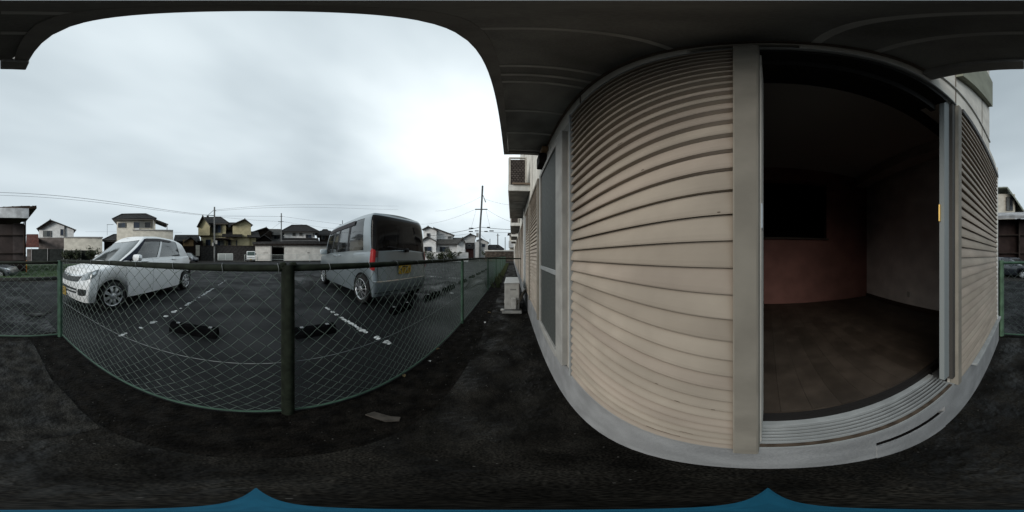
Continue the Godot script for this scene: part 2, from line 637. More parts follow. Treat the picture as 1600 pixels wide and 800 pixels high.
# ------------------------------------------------------------------ apartment building
func slats(parent: Node3D, z0: float, z1: float, y0: float, y1: float, m: Array, x := WX, pitch := 0.0452, joined := false) -> void:
	var y := y0
	var all := Acc.new()
	while y < y1 - 0.01:
		var p := minf(pitch, y1 - y)
		var a := all if joined else Acc.new()
		# lapped profile: proud lower edge with a dark undercut
		var pr := [[0.003, 0.004], [-0.0118, 0.0018], [-0.0135, 0.0008], [-0.0150, 0.004], [-0.0143, 0.012], [-0.0095, p * 0.55], [-0.002, p * 0.86], [0.002, p], [0.003, p + 0.003]]
		for k in pr.size() - 1:
			var u: Array = pr[k]; var v: Array = pr[k + 1]
			a.quad(Vector3(x + u[0], y + u[1], z0), Vector3(x + u[0], y + u[1], z1), Vector3(x + v[0], y + v[1], z1), Vector3(x + v[0], y + v[1], z0))
		for zz in [z0, z1]:
			for k in range(1, pr.size() - 1):
				a.flat(Vector3(x, y, zz), Vector3(x + pr[k][0], y + pr[k][1], zz), Vector3(x + pr[k + 1][0], y + pr[k + 1][1], zz))
		if not joined: emit(a, "slat", m[rng.randi() % m.size()], parent)
		y += pitch
	if joined: stuff(emit(all, "slat", m[0], parent))

func bx(parent: Node3D, called: String, m: Material, lo: Vector3, hi: Vector3, e := 0.0) -> MeshInstance3D:
	var a := Acc.new()
	a.box(lo, hi, e)
	return emit(a, called, m, parent)

func part_group(called: String, parent: Node3D) -> Node3D:
	var o := Node3D.new()
	o.name = numbered(called, parent)
	parent.add_child(o, true)
	org[o] = org[parent]
	return o

func apartment() -> void:
	branch = 1.57
	var b := thing("apartment_building", Vector3(WX, 0, -0.3), "beige lap-sided apartment building with open sliding door and balcony overhead", "building")
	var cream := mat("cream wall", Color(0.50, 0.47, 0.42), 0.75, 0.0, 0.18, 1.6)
	var sl := [mat("beige slat", Color(0.395, 0.33, 0.27), 0.62, 0.0, 0.2, 0.8), mat("beige slat weathered", Color(0.368, 0.312, 0.252), 0.66, 0.0, 0.2, 0.7), mat("beige slat pale", Color(0.405, 0.345, 0.28), 0.6, 0.0, 0.12, 1.0)]
	var conc := mat("foundation render", Color(0.315, 0.317, 0.318), 0.8, 0.0, 0.25, 1.4, 0.2)
	var alu := mat("aluminium", Color(0.34, 0.35, 0.345), 0.5, 0.0, 0.1, 3.0)
	var tan_ := mat("tan jamb", Color(0.27, 0.245, 0.205), 0.6, 0.0, 0.12, 2.0)
	var wcream := mat("window cream", Color(0.37, 0.36, 0.335), 0.5, 0.0, 0.1, 2.0)
	var upw := mat("lightened upper cream", Color(0.80, 0.765, 0.69), 0.75, 0.0, 0.15, 1.6)  # cream wall made lighter; the missing light under the balcony is in its colour
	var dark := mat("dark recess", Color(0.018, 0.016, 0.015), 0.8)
	var und := mat("balcony underside", Color(0.42, 0.42, 0.40), 0.75, 0.0, 0.45, 0.9)
	var rib := mat("balcony rib", Color(0.68, 0.68, 0.65), 0.6, 0.0, 0.2, 2.0)
	var fasc := mat("balcony fascia", Color(0.42, 0.41, 0.39), 0.6, 0.0, 0.25, 2.0)
	var T := 1.868          # head of the opening
	# foundation, with the vent slot under the door
	bx(b, "foundation", conc, Vector3(WX - 0.003, 0.0, -26), Vector3(WX + 0.15, 0.333, 0.212))
	bx(b, "foundation", conc, Vector3(WX - 0.003, 0.0, 0.512), Vector3(WX + 0.15, 0.333, 1.74))
	bx(b, "foundation", conc, Vector3(WX - 0.003, 0.235, 0.212), Vector3(WX + 0.15, 0.333, 0.512))
	bx(b, "foundation_ledge", conc, Vector3(WX - 0.006, 0.0, 0.212), Vector3(WX + 0.001, 0.19, 0.512))
	bx(b, "vent_shade_fill", dark, Vector3(WX + 0.001, 0.0, 0.212), Vector3(WX + 0.15, 0.15, 0.512))  # near-black fill; the shade inside the vent slot is in its colour
	bx(b, "vent_shade_fill", dark, Vector3(WX + 0.07, 0.17, 0.212), Vector3(WX + 0.15, 0.235, 0.512))
	# outer wall
	bx(b, "wall", cream, Vector3(WX + 0.004, 0.333, -26), Vector3(WX + 0.15, T, -0.72))
	bx(b, "wall", cream, Vector3(WX + 0.02, 0.333, -0.72), Vector3(WX + 0.15, T, -0.012))
	bx(b, "wall", cream, Vector3(WX + 0.02, 0.333, 0.60), Vector3(WX + 0.032, T, 0.95))
	bx(b, "wall", cream, Vector3(WX + 0.02, 0.333, 0.95), Vector3(WX + 0.15, T, 1.60))
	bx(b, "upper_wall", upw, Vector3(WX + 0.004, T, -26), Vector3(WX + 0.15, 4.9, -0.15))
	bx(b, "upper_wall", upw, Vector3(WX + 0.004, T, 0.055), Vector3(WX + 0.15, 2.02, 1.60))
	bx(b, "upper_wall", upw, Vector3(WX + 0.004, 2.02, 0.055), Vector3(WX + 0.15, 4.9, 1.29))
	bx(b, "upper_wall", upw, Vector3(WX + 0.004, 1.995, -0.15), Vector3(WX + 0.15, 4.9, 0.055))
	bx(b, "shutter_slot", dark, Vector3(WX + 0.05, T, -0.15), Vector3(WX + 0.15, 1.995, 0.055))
	for z in [-0.62, 0.62, 1.05, -2.2, -4.8]:
		bx(b, "wall_joint", mat("joint", Color(0.16, 0.14, 0.12), 0.8), Vector3(WX + 0.001, T + 0.02, z - 0.003), Vector3(WX + 0.006, 2.7, z + 0.003))
	bx(b, "end_wall", cream, Vector3(WX + 0.15, 0.0, 1.45), Vector3(7.0, 2.02, 1.60))
	bx(b, "end_wall", cream, Vector3(WX + 0.15, 2.02, 1.15), Vector3(7.0, 4.9, 1.29))
	var ev := Acc.new()
	ev.prism([Vector2(0.62, 2.33), Vector2(1.25, 2.66), Vector2(1.25, 3.3), Vector2(0.62, 3.3)], -0.5, -0.243)
	fr = Transform3D(Basis(Vector3(0, 0, 1), Vector3.UP, Vector3(-1, 0, 0)), Vector3.ZERO)
	emit(ev, "eave", mat("eave", Color(0.30, 0.31, 0.24), 0.7, 0.0, 0.2, 1.0), b)
	fr = Transform3D()
	bx(b, "corner_trim", rib, Vector3(WX - 0.016, 0.333, 1.575), Vector3(WX + 0.02, T + 0.1, 1.605))
	# drip rail above the right-hand shutter and long head rail
	bx(b, "head_rail", alu, Vector3(WX - 0.012, T, -0.70), Vector3(WX + 0.004, T + 0.012, 0.60), 0.003)
	bx(b, "drip_rail", mat("dark rail", Color(0.05, 0.045, 0.04), 0.5), Vector3(WX - 0.022, T - 0.03, 0.645), Vector3(WX + 0.01, T + 0.012, 1.60), 0.003)
	bx(b, "upper_band", rib, Vector3(WX - 0.006, 2.10, 0.42), Vector3(WX + 0.01, 2.112, 1.29))
	# storm shutter left of the door
	var sh := part_group("storm_shutter", b)
	slats(sh, -0.685, -0.054, 0.347, T - 0.004, sl)
	bx(b, "shutter_frame", alu, Vector3(WX - 0.020, 0.335, -0.700), Vector3(WX + 0.02, T, -0.685), 0.002)
	bx(b, "shutter_sill", alu, Vector3(WX - 0.012, 0.335, -0.685), Vector3(WX + 0.02, 0.345, -0.054), 0.002)
	bx(b, "door_post", tan_, Vector3(WX - 0.030, 0.338, -0.054), Vector3(WX + 0.09, T, -0.0145), 0.003)
	# chips and scratches in the slats
	var ch := Acc.new()
	for q in [[-0.33, 1.36, 0.012], [-0.21, 0.70, 0.004], [-0.16, 0.62, 0.007], [-0.09, 0.66, 0.004], [-0.25, 1.22, 0.004], [-0.08, 1.10, 0.003], [-0.30, 1.52, 0.008], [-0.50, 1.62, 0.008], [-0.14, 0.44, 0.016], [-0.19, 0.413, 0.05]]:
		var sy0: float = 0.347 + floor((q[1] - 0.347) / 0.0452) * 0.0452
		ch.box(Vector3(WX - 0.0156, sy0 + 0.0035, q[0] - q[2]), Vector3(WX - 0.0140, sy0 + 0.0052, q[0] + q[2] * 0.7))
	stuff(emit(ch, "chip", mat("worn chip", Color(0.10, 0.075, 0.055), 0.8), b))
	# right-hand shutter
	var s2 := part_group("storm_shutter", b)
	slats(s2, 0.632, 1.575, 0.36, T - 0.03, sl)
	bx(b, "shutter_frame", tan_, Vector3(WX - 0.020, 0.338, 0.600), Vector3(WX + 0.02, T, 0.632), 0.002)
	bx(b, "shutter_ledge", alu, Vector3(WX - 0.040, 0.333, 0.80), Vector3(WX + 0.02, 0.352, 1.66), 0.003)
	bx(b, "door_frame", mat("dull door frame", Color(0.23, 0.25, 0.25), 0.5), Vector3(WX + 0.010, 0.42, 0.535), Vector3(WX + 0.034, T, 0.575), 0.002)
	bx(b, "door_frame", mat("dark seal", Color(0.06, 0.055, 0.05), 0.6), Vector3(WX - 0.004, 0.40, 0.575), Vector3(WX + 0.034, T, 0.600))
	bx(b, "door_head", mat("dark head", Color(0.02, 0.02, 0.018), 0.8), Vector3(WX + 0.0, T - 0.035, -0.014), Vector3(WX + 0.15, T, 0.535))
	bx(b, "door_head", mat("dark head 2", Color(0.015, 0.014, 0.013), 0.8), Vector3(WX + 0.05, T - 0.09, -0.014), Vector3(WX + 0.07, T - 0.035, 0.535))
	# sill and its tracks
	var sy := 0.333
	bx(b, "sill", alu, Vector3(WX - 0.002, sy, -0.0145), Vector3(WX + 0.10, sy + 0.012, 0.60))
	bx(b, "sill_dirt", mat("sill dirt", Color(0.10, 0.075, 0.055), 0.9, 0.0, 0.5, 6.0), Vector3(WX + 0.002, sy + 0.012, -0.0145), Vector3(WX + 0.016, sy + 0.016, 0.585))
	for k in 5:
		bx(b, "track", alu, Vector3(WX + 0.018 + k * 0.0135, sy + 0.012, -0.0145), Vector3(WX + 0.022 + k * 0.0135, sy + 0.03 + 0.004 * k, 0.58), 0.001)
	bx(b, "sill_step", alu, Vector3(WX + 0.082, sy + 0.012, -0.0145), Vector3(WX + 0.106, sy + 0.06, 0.575), 0.002)
	bx(b, "threshold", dark, Vector3(WX + 0.106, sy, -0.05), Vector3(WX + 0.135, sy + 0.072, 0.60))
	# the room behind
	var FY := 0.42
	var xb := 1.92; var zr := 1.33
	var room := mat("room wall", Color(0.85, 0.83, 0.78), 0.85, 0.0, 0.1, 1.0)
	var red := mat("brick-red accent wall", Color(0.28, 0.14, 0.118), 0.85, 0.0, 0.12, 1.0)
	var brown := mat("dark brown door", Color(0.05, 0.035, 0.028), 0.5)
	bx(b, "room_wall", room, Vector3(WX + 0.15, FY - 0.1, zr), Vector3(xb + 0.1, 2.25, zr + 0.1))
	bx(b, "accent_wall", red, Vector3(xb, FY - 0.1, -0.05), Vector3(xb + 0.1, 1.22, zr))
	bx(b, "accent_wall", red, Vector3(xb, 1.22, 0.72), Vector3(xb + 0.1, 2.2, zr))
	bx(b, "accent_wall", red, Vector3(xb, 1.97, -0.05), Vector3(xb + 0.1, 2.2, 0.72))
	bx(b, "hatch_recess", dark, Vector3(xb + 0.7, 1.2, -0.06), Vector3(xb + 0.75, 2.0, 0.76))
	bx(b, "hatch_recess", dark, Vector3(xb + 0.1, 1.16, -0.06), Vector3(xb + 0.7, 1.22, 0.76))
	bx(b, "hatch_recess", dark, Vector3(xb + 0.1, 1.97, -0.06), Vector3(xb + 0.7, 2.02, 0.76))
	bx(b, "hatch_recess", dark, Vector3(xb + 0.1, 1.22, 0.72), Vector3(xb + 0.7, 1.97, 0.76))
	bx(b, "hatch_sill", mat("hatch sill", Color(0.09, 0.07, 0.06), 0.5), Vector3(xb - 0.03, 1.20, -0.05), Vector3(xb + 0.02, 1.22, 0.74))
	bx(b, "room_wall", brown, Vector3(WX + 0.15, FY - 0.1, -0.12), Vector3(xb + 0.8, 2.25, -0.05))
	bx(b, "room_ceiling", mat("room ceiling", Color(0.5, 0.49, 0.46), 0.9), Vector3(WX + 0.1, 2.16, -0.1), Vector3(xb + 0.1, 2.24, zr + 0.1))
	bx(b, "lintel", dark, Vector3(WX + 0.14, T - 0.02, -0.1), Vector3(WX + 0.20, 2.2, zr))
	bx(b, "room_front_wall", room, Vector3(WX + 0.15, FY - 0.1, 0.94), Vector3(WX + 0.20, 2.2, zr))
	bx(b, "skirting", brown, Vector3(WX + 0.2, FY, zr - 0.012), Vector3(xb, FY + 0.045, zr))
	bx(b, "picture_rail", brown, Vector3(WX + 0.2, 2.12, zr - 0.012), Vector3(xb, 2.16, zr))
	bx(b, "socket_plate", mat("socket plate", Color(0.5, 0.5, 0.47), 0.5), Vector3(1.12, FY + 0.13, zr - 0.006), Vector3(1.16, FY + 0.19, zr), 0.002)
	var bd := [mat("floor board", Color(0.066, 0.050, 0.038), 0.5, 0.0, 0.35, 2.0), mat("floor board dark", Color(0.059, 0.045, 0.034), 0.5, 0.0, 0.35, 2.0), mat("floor board light", Color(0.072, 0.055, 0.042), 0.5, 0.0, 0.35, 2.0)]
	bx(b, "room_floor", dark, Vector3(WX + 0.12, FY - 0.06, -0.05), Vector3(xb, FY - 0.01, zr))
	var z := -0.05
	while z < zr - 0.01:
		var z1 := minf(z + 0.083, zr)
		var xs := WX + 0.135
		while xs < xb:
			var xe := minf(xs + rng.randf_range(0.6, 1.1), xb)
			bx(b, "floor_board", bd[rng.randi() % 3], Vector3(xs + 0.0004, FY - 0.012, z + 0.0004), Vector3(xe - 0.0004, FY, z1 - 0.0004))
			xs = xe
		z = z1
	bx(b, "door_latch", mat("pale latch", Color(0.55, 0.58, 0.6), 0.4, 0.5), Vector3(WX + 0.02, 1.05, -0.0145), Vector3(WX + 0.05, 1.10, -0.010), 0.002)
	bx(b, "brass_hook", mat("brass", Color(0.55, 0.36, 0.10), 0.35, 0.8), Vector3(WX + 0.024, 1.13, 0.526), Vector3(WX + 0.032, 1.20, 0.535), 0.002)
	# window with insect screen further along
	var wn := part_group("window", b)
	bx(wn, "window_frame", wcream, Vector3(WX - 0.028, 0.345, -0.90), Vector3(WX + 0.01, 1.80, -0.78), 0.003)
	bx(wn, "window_frame", wcream, Vector3(WX - 0.026, 0.345, -1.48), Vector3(WX + 0.01, 1.80, -1.43), 0.003)
	bx(wn, "window_frame", wcream, Vector3(WX - 0.024, 1.76, -1.43), Vector3(WX + 0.01, 1.80, -0.90), 0.003)
	bx(wn, "window_sill", wcream, Vector3(WX - 0.030, 0.335, -1.43), Vector3(WX + 0.01, 0.39, -0.90), 0.003)
	bx(wn, "screen_bar", alu, Vector3(WX - 0.022, 0.885, -1.43), Vector3(WX - 0.004, 0.915, -0.90), 0.002)
	bx(wn, "insect_screen", mat("insect screen", Color(0.075, 0.08, 0.075), 0.6, 0.0, 0.15, 8.0), Vector3(WX - 0.014, 0.39, -1.43), Vector3(WX - 0.006, 1.76, -0.90))
	bx(b, "wall_vent", dark, Vector3(WX - 0.06, 1.83, -1.40), Vector3(WX + 0.004, 1.95, -1.27), 0.004)
	bx(b, "wall_vent_hood", mat("tan hood", Color(0.3, 0.2, 0.12), 0.7), Vector3(WX - 0.045, 1.95, -1.34), Vector3(WX + 0.004, 2.0, -1.22), 0.004)
	# further shutters
	var zs := -1.50
	var idx := 0
	for w in [[-1.62, -2.35], [-2.42, -3.1], [-3.6, -4.8], [-4.95, -6.2], [-6.9, -8.4], [-8.6, -10.0], [-11.0, -14.0]]:
		var s3 := part_group("storm_shutter", b)
		slats(s3, w[1], w[0], 0.36, 1.78, sl, WX, 0.0452, idx > 1)
		bx(b, "shutter_frame", tan_, Vector3(WX - 0.028, 0.34, w[0]), Vector3(WX + 0.004, 1.82, w[0] + 0.05), 0.002)
		bx(b, "shutter_frame", tan_, Vector3(WX - 0.028, 1.78, w[1]), Vector3(WX + 0.004, 1.82, w[0]), 0.002)
		idx += 1
	bx(b, "window_frame", alu, Vector3(WX - 0.02, 0.34, -3.5), Vector3(WX + 0.004, 1.8, -3.14), 0.003)
	# balcony overhead
	var bal := part_group("balcony", b)
	var CY := 2.03
	fan(-0.036, WX + 0.004, -1.38, 0.40, CY, "balcony_underside", und, bal, -PI - 0.3, PI + 0.3, 0.0004, false)
	# its last stretch runs on overhead, past the viewer
	var ov := MeshInstance3D.new()
	ov.name = numbered("balcony_underside", bal)
	var om := BoxMesh.new(); om.size = Vector3(5.2, 0.12, 0.25)
	ov.mesh = om; ov.material_override = und
	ov.position = Vector3(0, 2.063, -0.872) - org[bal]
	bal.add_child(ov, true)
	var zz := [0.21, 0.08, -0.18, -0.437, -0.504, -0.56, -0.825, -1.085, -1.345]
	for q in zz:
		branch = 0.0
		if q > 0:
			# these pass behind the viewer: one half on each side
			branch = 1.6
			bx(bal, "underside_rib", rib, Vector3(0.0005, CY - 0.008, q - 0.009), Vector3(WX, CY, q + 0.009))
			branch = -1.6
			bx(bal, "underside_rib", rib, Vector3(-0.036, CY - 0.008, q - 0.009), Vector3(-0.0005, CY, q + 0.009))
		else:
			bx(bal, "underside_rib", rib, Vector3(-0.036, CY - 0.008, q - 0.007), Vector3(WX, CY, q + 0.007))
	branch = -1.6
	even = true
	bx(bal, "fascia", fasc, Vector3(-0.070, CY - 0.015, -1.40), Vector3(-0.034, 2.16, 0.44))
	even = false
	bx(bal, "end_beam", fasc, Vector3(-0.070, CY - 0.06, 0.385), Vector3(-0.0005, 2.16, 0.44), 0.003)
	branch = 1.6
	bx(bal, "end_beam", fasc, Vector3(-0.0005, CY - 0.06, 0.385), Vector3(WX + 0.004, 2.16, 0.44), 0.003)
	bx(bal, "wall_plate", mat("rusty plate", Color(0.26, 0.21, 0.17), 0.8, 0.0, 0.4, 3.0), Vector3(WX - 0.010, CY - 0.014, -1.38), Vector3(WX + 0.004, CY, 0.385), 0.003)
	branch = 0.0
	bx(bal, "end_beam", fasc, Vector3(-0.070, CY - 0.02, -1.41), Vector3(WX + 0.004, 2.16, -1.37), 0.003)
	# the two further balconies with pierced brick panels
	branch = 0.6
	for w in [[-2.48, -4.5], [-5.6, -7.6], [-8.7, -10.7], [-11.8, -13.8]]:
		var b2 := part_group("balcony", b)
		bx(b2, "slab", und, Vector3(-0.04, 2.06, w[1]), Vector3(WX + 0.004, 2.10, w[0] - 0.02))
		for k in 5:
			var zk: float = lerpf(w[0] - 0.1, w[1] + 0.05, k / 4.0)
			bx(b2, "underside_rib", und, Vector3(-0.03, 2.05, zk - 0.02), Vector3(WX, 2.06, zk + 0.02))
		bx(b2, "fascia", rib, Vector3(-0.05, 2.05, w[0] - 0.02), Vector3(WX + 0.004, 2.16, w[0]), 0.004)
		bx(b2, "fascia", rib, Vector3(-0.06, 2.05, w[1]), Vector3(-0.04, 2.16, w[0]), 0.004)
		for x in [-0.045, 0.20]:
			bx(b2, "post", cream, Vector3(x, 2.16, w[0] - 0.03), Vector3(x + 0.025, 2.72, w[0] - 0.005), 0.002)
		bx(b2, "rail", cream, Vector3(-0.045, 2.70, w[0] - 0.03), Vector3(0.225, 2.725, w[0] - 0.004), 0.002)
		bx(b2, "panel_backing", dark, Vector3(-0.02, 2.16, w[0] - 0.028), Vector3(0.2, 2.68, w[0] - 0.02))
		var br := Acc.new()
		for r in 13:
			for c in 5:
				var x0 := -0.02 + c * 0.048 - (0.024 if r % 2 else 0.0)
				br.box(Vector3(maxf(x0, -0.02), 2.163 + r * 0.04, w[0] - 0.019), Vector3(minf(x0 + 0.040, 0.2), 2.163 + r * 0.04 + 0.031, w[0] - 0.012))
		stuff(emit(br, "pierced_brick", mat("grey-brown brick", Color(0.11, 0.095, 0.088), 0.8, 0.0, 0.3, 3.0), b2))
		bx(b2, "side_rail", cream, Vector3(-0.055, 2.16, w[1]), Vector3(-0.045, 2.72, w[0] - 0.03))
	bx(b, "pole_bracket", mat("brown bar", Color(0.17, 0.13, 0.10), 0.7), Vector3(0.0, 2.16, -2.475), Vector3(WX + 0.0, 2.19, -2.455))
	bx(b, "downpipe", rib, Vector3(WX - 0.03, 0.3, -3.55), Vector3(WX + 0.004, 4.5, -3.51), 0.004)
	branch = 0.0

# ------------------------------------------------------------------ fence
func chain(z0: float, z1: float, y0: float, y1: float, pitch: float, r: float, along: Transform3D) -> Acc:
	# each wire zigzags upwards and hooks round its neighbours
	var a := Acc.new()
	var half := pitch / 2
	var n := int((z1 - z0) / half)
	var rows := int(ceil((y1 - y0) / half))
	for w in n:
		var c := z0 + (w + 0.5) * half
		var pts := []
		for k in rows + 1:
			var side := 1.0 if (k + w) % 2 else -1.0
			var y := minf(y0 + k * half + rng.randf_range(-0.003, 0.003), y1)
			pts.append(along * Vector3(side * r * 0.8, y, c + side * half * 0.5 + 0.006 * sin(y * 9.0 + c * 5.0) + rng.randf_range(-0.0035, 0.0035)))
		a.tube(pts, r, 3, false)
	return a

func fence() -> void:
	var gm := mat("green-grey galvanised", Color(0.085, 0.115, 0.095), 0.5, 0.4, 0.4, 3.0)
	var rail := mat("mossy dark rail", Color(0.017, 0.022, 0.014), 0.8, 0.0, 0.5, 4.0)
	var green := mat("green post", Color(0.055, 0.11, 0.075), 0.55, 0.0, 0.35, 3.0)
	var wire := mat("fence wire", Color(0.08, 0.115, 0.095), 0.5, 0.2)
	var wire2 := mat("fence wire green", Color(0.09, 0.16, 0.125), 0.5, 0.2)
	branch = -1.57
	var f := thing("chain_link_fence", Vector3(FX, 0, -0.137), "long green chain-link fence with dark mossy top rail beside the car park", "fence")
	var a := Acc.new()
	var zs := [1.747, 0.8, -0.137, -1.2, -2.19, -3.4, -4.62, -7.0, -9.4, -11.8, -14.2, -17.2]
	var line := []
	for z in zs: line.append(Vector3(FX, 0.95 + (0.004 * sin(z * 3.0)), z))
	a.tube(line, 0.0155, 8)
	emit(a, "top_rail", rail, f)
	a = Acc.new()
	a.tube([Vector3(FX, 0.035, 1.747), Vector3(FX, 0.03, -0.1), Vector3(FX, 0.035, -4.6), Vector3(FX, 0.035, -17.2)], 0.0075, 6)
	emit(a, "bottom_rail", green, f)
	a = Acc.new()
	a.tube([Vector3(FX - 0.004, 0.47, 1.747), Vector3(FX - 0.004, 0.455, 0.8), Vector3(FX - 0.004, 0.462, -0.137), Vector3(FX - 0.004, 0.455, -1.2), Vector3(FX - 0.004, 0.462, -2.19), Vector3(FX - 0.004, 0.46, -17.2)], 0.0022, 4)
	emit(a, "tension_wire", mat("bright wire", Color(0.13, 0.145, 0.145), 0.5, 0.2), f)
	for z in [-0.137, -2.19, -4.62, -7.0, -9.4, -11.8, -14.2, -17.2]:
		a = Acc.new()
		var r := 0.030 if z == -0.137 else 0.022
		a.tube([Vector3(FX, 0, z), Vector3(FX, 0.5, z), Vector3(FX, 0.962 if z > -1.0 else 0.955, z)], r, 12)
		emit(a, "post", rail if z > -1.0 else green, f)
	a = Acc.new()
	for s in [-0.022, 0.022]:
		a.box(Vector3(FX - 0.022, 0.955, -0.137 + s - 0.012), Vector3(FX + 0.022, 0.974, -0.137 + s + 0.012), 0.005)
	stuff(emit(a, "clamp", rail, f))
	stuff(emit(chain(-4.6, 1.73, 0.04, 0.94, 0.076, 0.0019, Transform3D(Basis(), Vector3(FX, 0, 0))), "wire_mesh", wire, f))
	tol = 0.1
	stuff(emit(chain(-10.0, -4.6, 0.04, 0.94, 0.076, 0.0021, Transform3D(Basis(), Vector3(FX, 0, 0))), "wire_mesh", wire2, f))
	stuff(emit(chain(-17.0, -10.0, 0.04, 0.94, 0.11, 0.0024, Transform3D(Basis(), Vector3(FX, 0, 0))), "wire_mesh", wire2, f))
	tol = 0.06
	var ties := Acc.new()
	for k in 26:
		var z := 1.55 - k * 0.235
		ties.tube([Vector3(FX + 0.012, 0.928, z), Vector3(FX + 0.019, 0.945, z), Vector3(FX + 0.016, 0.962, z + 0.004), Vector3(FX + 0.002, 0.969, z + 0.004)], 0.0016, 4)
	stuff(emit(ties, "tie_wire", mat("bright wire", Color.WHITE), f))
	# the fence that closes the passage behind; it shows at both ends of the panorama
	for side in 2:
		branch = -2.6 if side == 0 else 2.7
		var p0 := Vector3(-0.674, 0, 1.747)
		var p1 := Vector3(0.262, 0, 1.871) if side == 1 else Vector3(0.60, 0, 1.9)
		if side == 1: p0 = Vector3(-0.35, 0, 1.81)
		var dir := (p1 - p0).normalized()
		var al := Transform3D(Basis(Vector3(dir.z, 0, -dir.x), Vector3.UP, dir), p0)
		var L := p0.distance_to(p1)
		var e := thing("end_fence", p0, "short chain-link end fence left of the car park corner post" if side == 0 else "chain-link end fence with pale green post beside the apartment corner", "fence", "")
		a = Acc.new(); a.tube([p0 + Vector3(0, 0.93, 0), (p0 + p1) / 2 + Vector3(0, 0.925, 0), p1 + Vector3(0, 0.92, 0)], 0.017, 8)
		emit(a, "top_rail", rail if side == 0 else green, e)
		a = Acc.new(); a.tube([p0 + Vector3(0, 0.03, 0), p1 + Vector3(0, 0.03, 0)], 0.011, 6)
		emit(a, "bottom_rail", green, e)
		var pp := p0 if side == 0 else p1
		a = Acc.new(); a.tube([pp, pp + Vector3(0, 0.95, 0)], 0.032, 12)
		emit(a, "post", green if side == 0 else mat("pale green post", Color(0.13, 0.22, 0.14), 0.55, 0.0, 0.3, 3.0), e)
		stuff(emit(chain(0.02, L - 0.02, 0.04, 0.92, 0.088, 0.0024, al), "wire_mesh", wire, e))
	branch = 0.0
	# pole across the passage further on
	branch = -0.5
	a = Acc.new()
	a.tube([Vector3(FX, 0.935, -4.62), Vector3(-0.2, 0.93, -4.6), Vector3(WX - 0.02, 0.925, -4.58)], 0.018, 8)
	tag(emit(a, "barrier_pole", rail), "dark pole laid across the passage from fence to wall", "pole")
	branch = 0.0

# ------------------------------------------------------------------ vehicles
# c: body numbers in metres, u from the nose backwards, v to the side seen, w up
func lev(pts: Array, u: float) -> float:
	for k in pts.size() - 1:
		if u <= pts[k + 1][0]:
			var t: float = clampf((u - pts[k][0]) / (pts[k + 1][0] - pts[k][0]), 0, 1)
			t = t * t * (3 - 2 * t) * 0.5 + t * 0.5
			return lerpf(pts[k][1], pts[k + 1][1], t)
	return pts[-1][1]

func half_ring(u0: float, us: float, ue: float, u1: float, hw: float, side: Array, s: float, n := 2.7, nf := 10) -> Array:
	var out := []
	for k in nf:
		var a := PI / 2 * k / nf
		out.append(Vector2(u0 + (us - u0) * (1 - pow(cos(a), 2 / n)), hw * s * pow(sin(a), 2 / n)))
	for t in side: out.append(Vector2(lerpf(us, ue, t), hw * s))
	for k in range(nf - 1, -1, -1):
		var a := PI / 2 * k / nf
		out.append(Vector2(u1 - (u1 - ue) * (1 - pow(cos(a), 2 / 3.6)), hw * s * pow(sin(a), 2 / 3.6)))
	return out

func samp(rows: Array, i: float, j: float) -> Vector3:
	j = clampf(j, 0, rows.size() - 1.001); i = clampf(i, 0, rows[0].size() - 1.001)
	var a := int(i); var b := int(j)
	return rows[b][a].lerp(rows[b][a + 1], i - a).lerp(rows[b + 1][a].lerp(rows[b + 1][a + 1], i - a), j - b)

# curved plate lying proud of a body surface; q = four corners (column, row)
func plate(rows: Array, q: Array, off: float, nu := 8, nv := 5, round_ := 0.0) -> Acc:
	var g := []
	var acc := Acc.new()
	for j in nv + 1:
		var row := []
		for i in nu + 1:
			var s := float(i) / nu; var t := float(j) / nv
			if round_ > 0:
				# pull the corners in
				var x := s * 2 - 1; var y := t * 2 - 1
				s = 0.5 + 0.5 * x * sqrt(1 - round_ * y * y * 0.5); t = 0.5 + 0.5 * y * sqrt(1 - round_ * x * x * 0.5)
			var c: Vector2 = q[0].lerp(q[1], s).lerp(q[3].lerp(q[2], s), t)
			var p := samp(rows, c.x, c.y)
			var du := samp(rows, c.x + 0.3, c.y) - samp(rows, c.x - 0.3, c.y)
			var dv := samp(rows, c.x, c.y + 0.3) - samp(rows, c.x, c.y - 0.3)
			var n := du.cross(dv).normalized()
			if n.dot(p - Vector3(1.7, 0.7, 0)) < 0: n = -n
			row.append(p + n * off)
		g.append(row)
	acc.grid(g, [], 0.0, MID)
	return acc

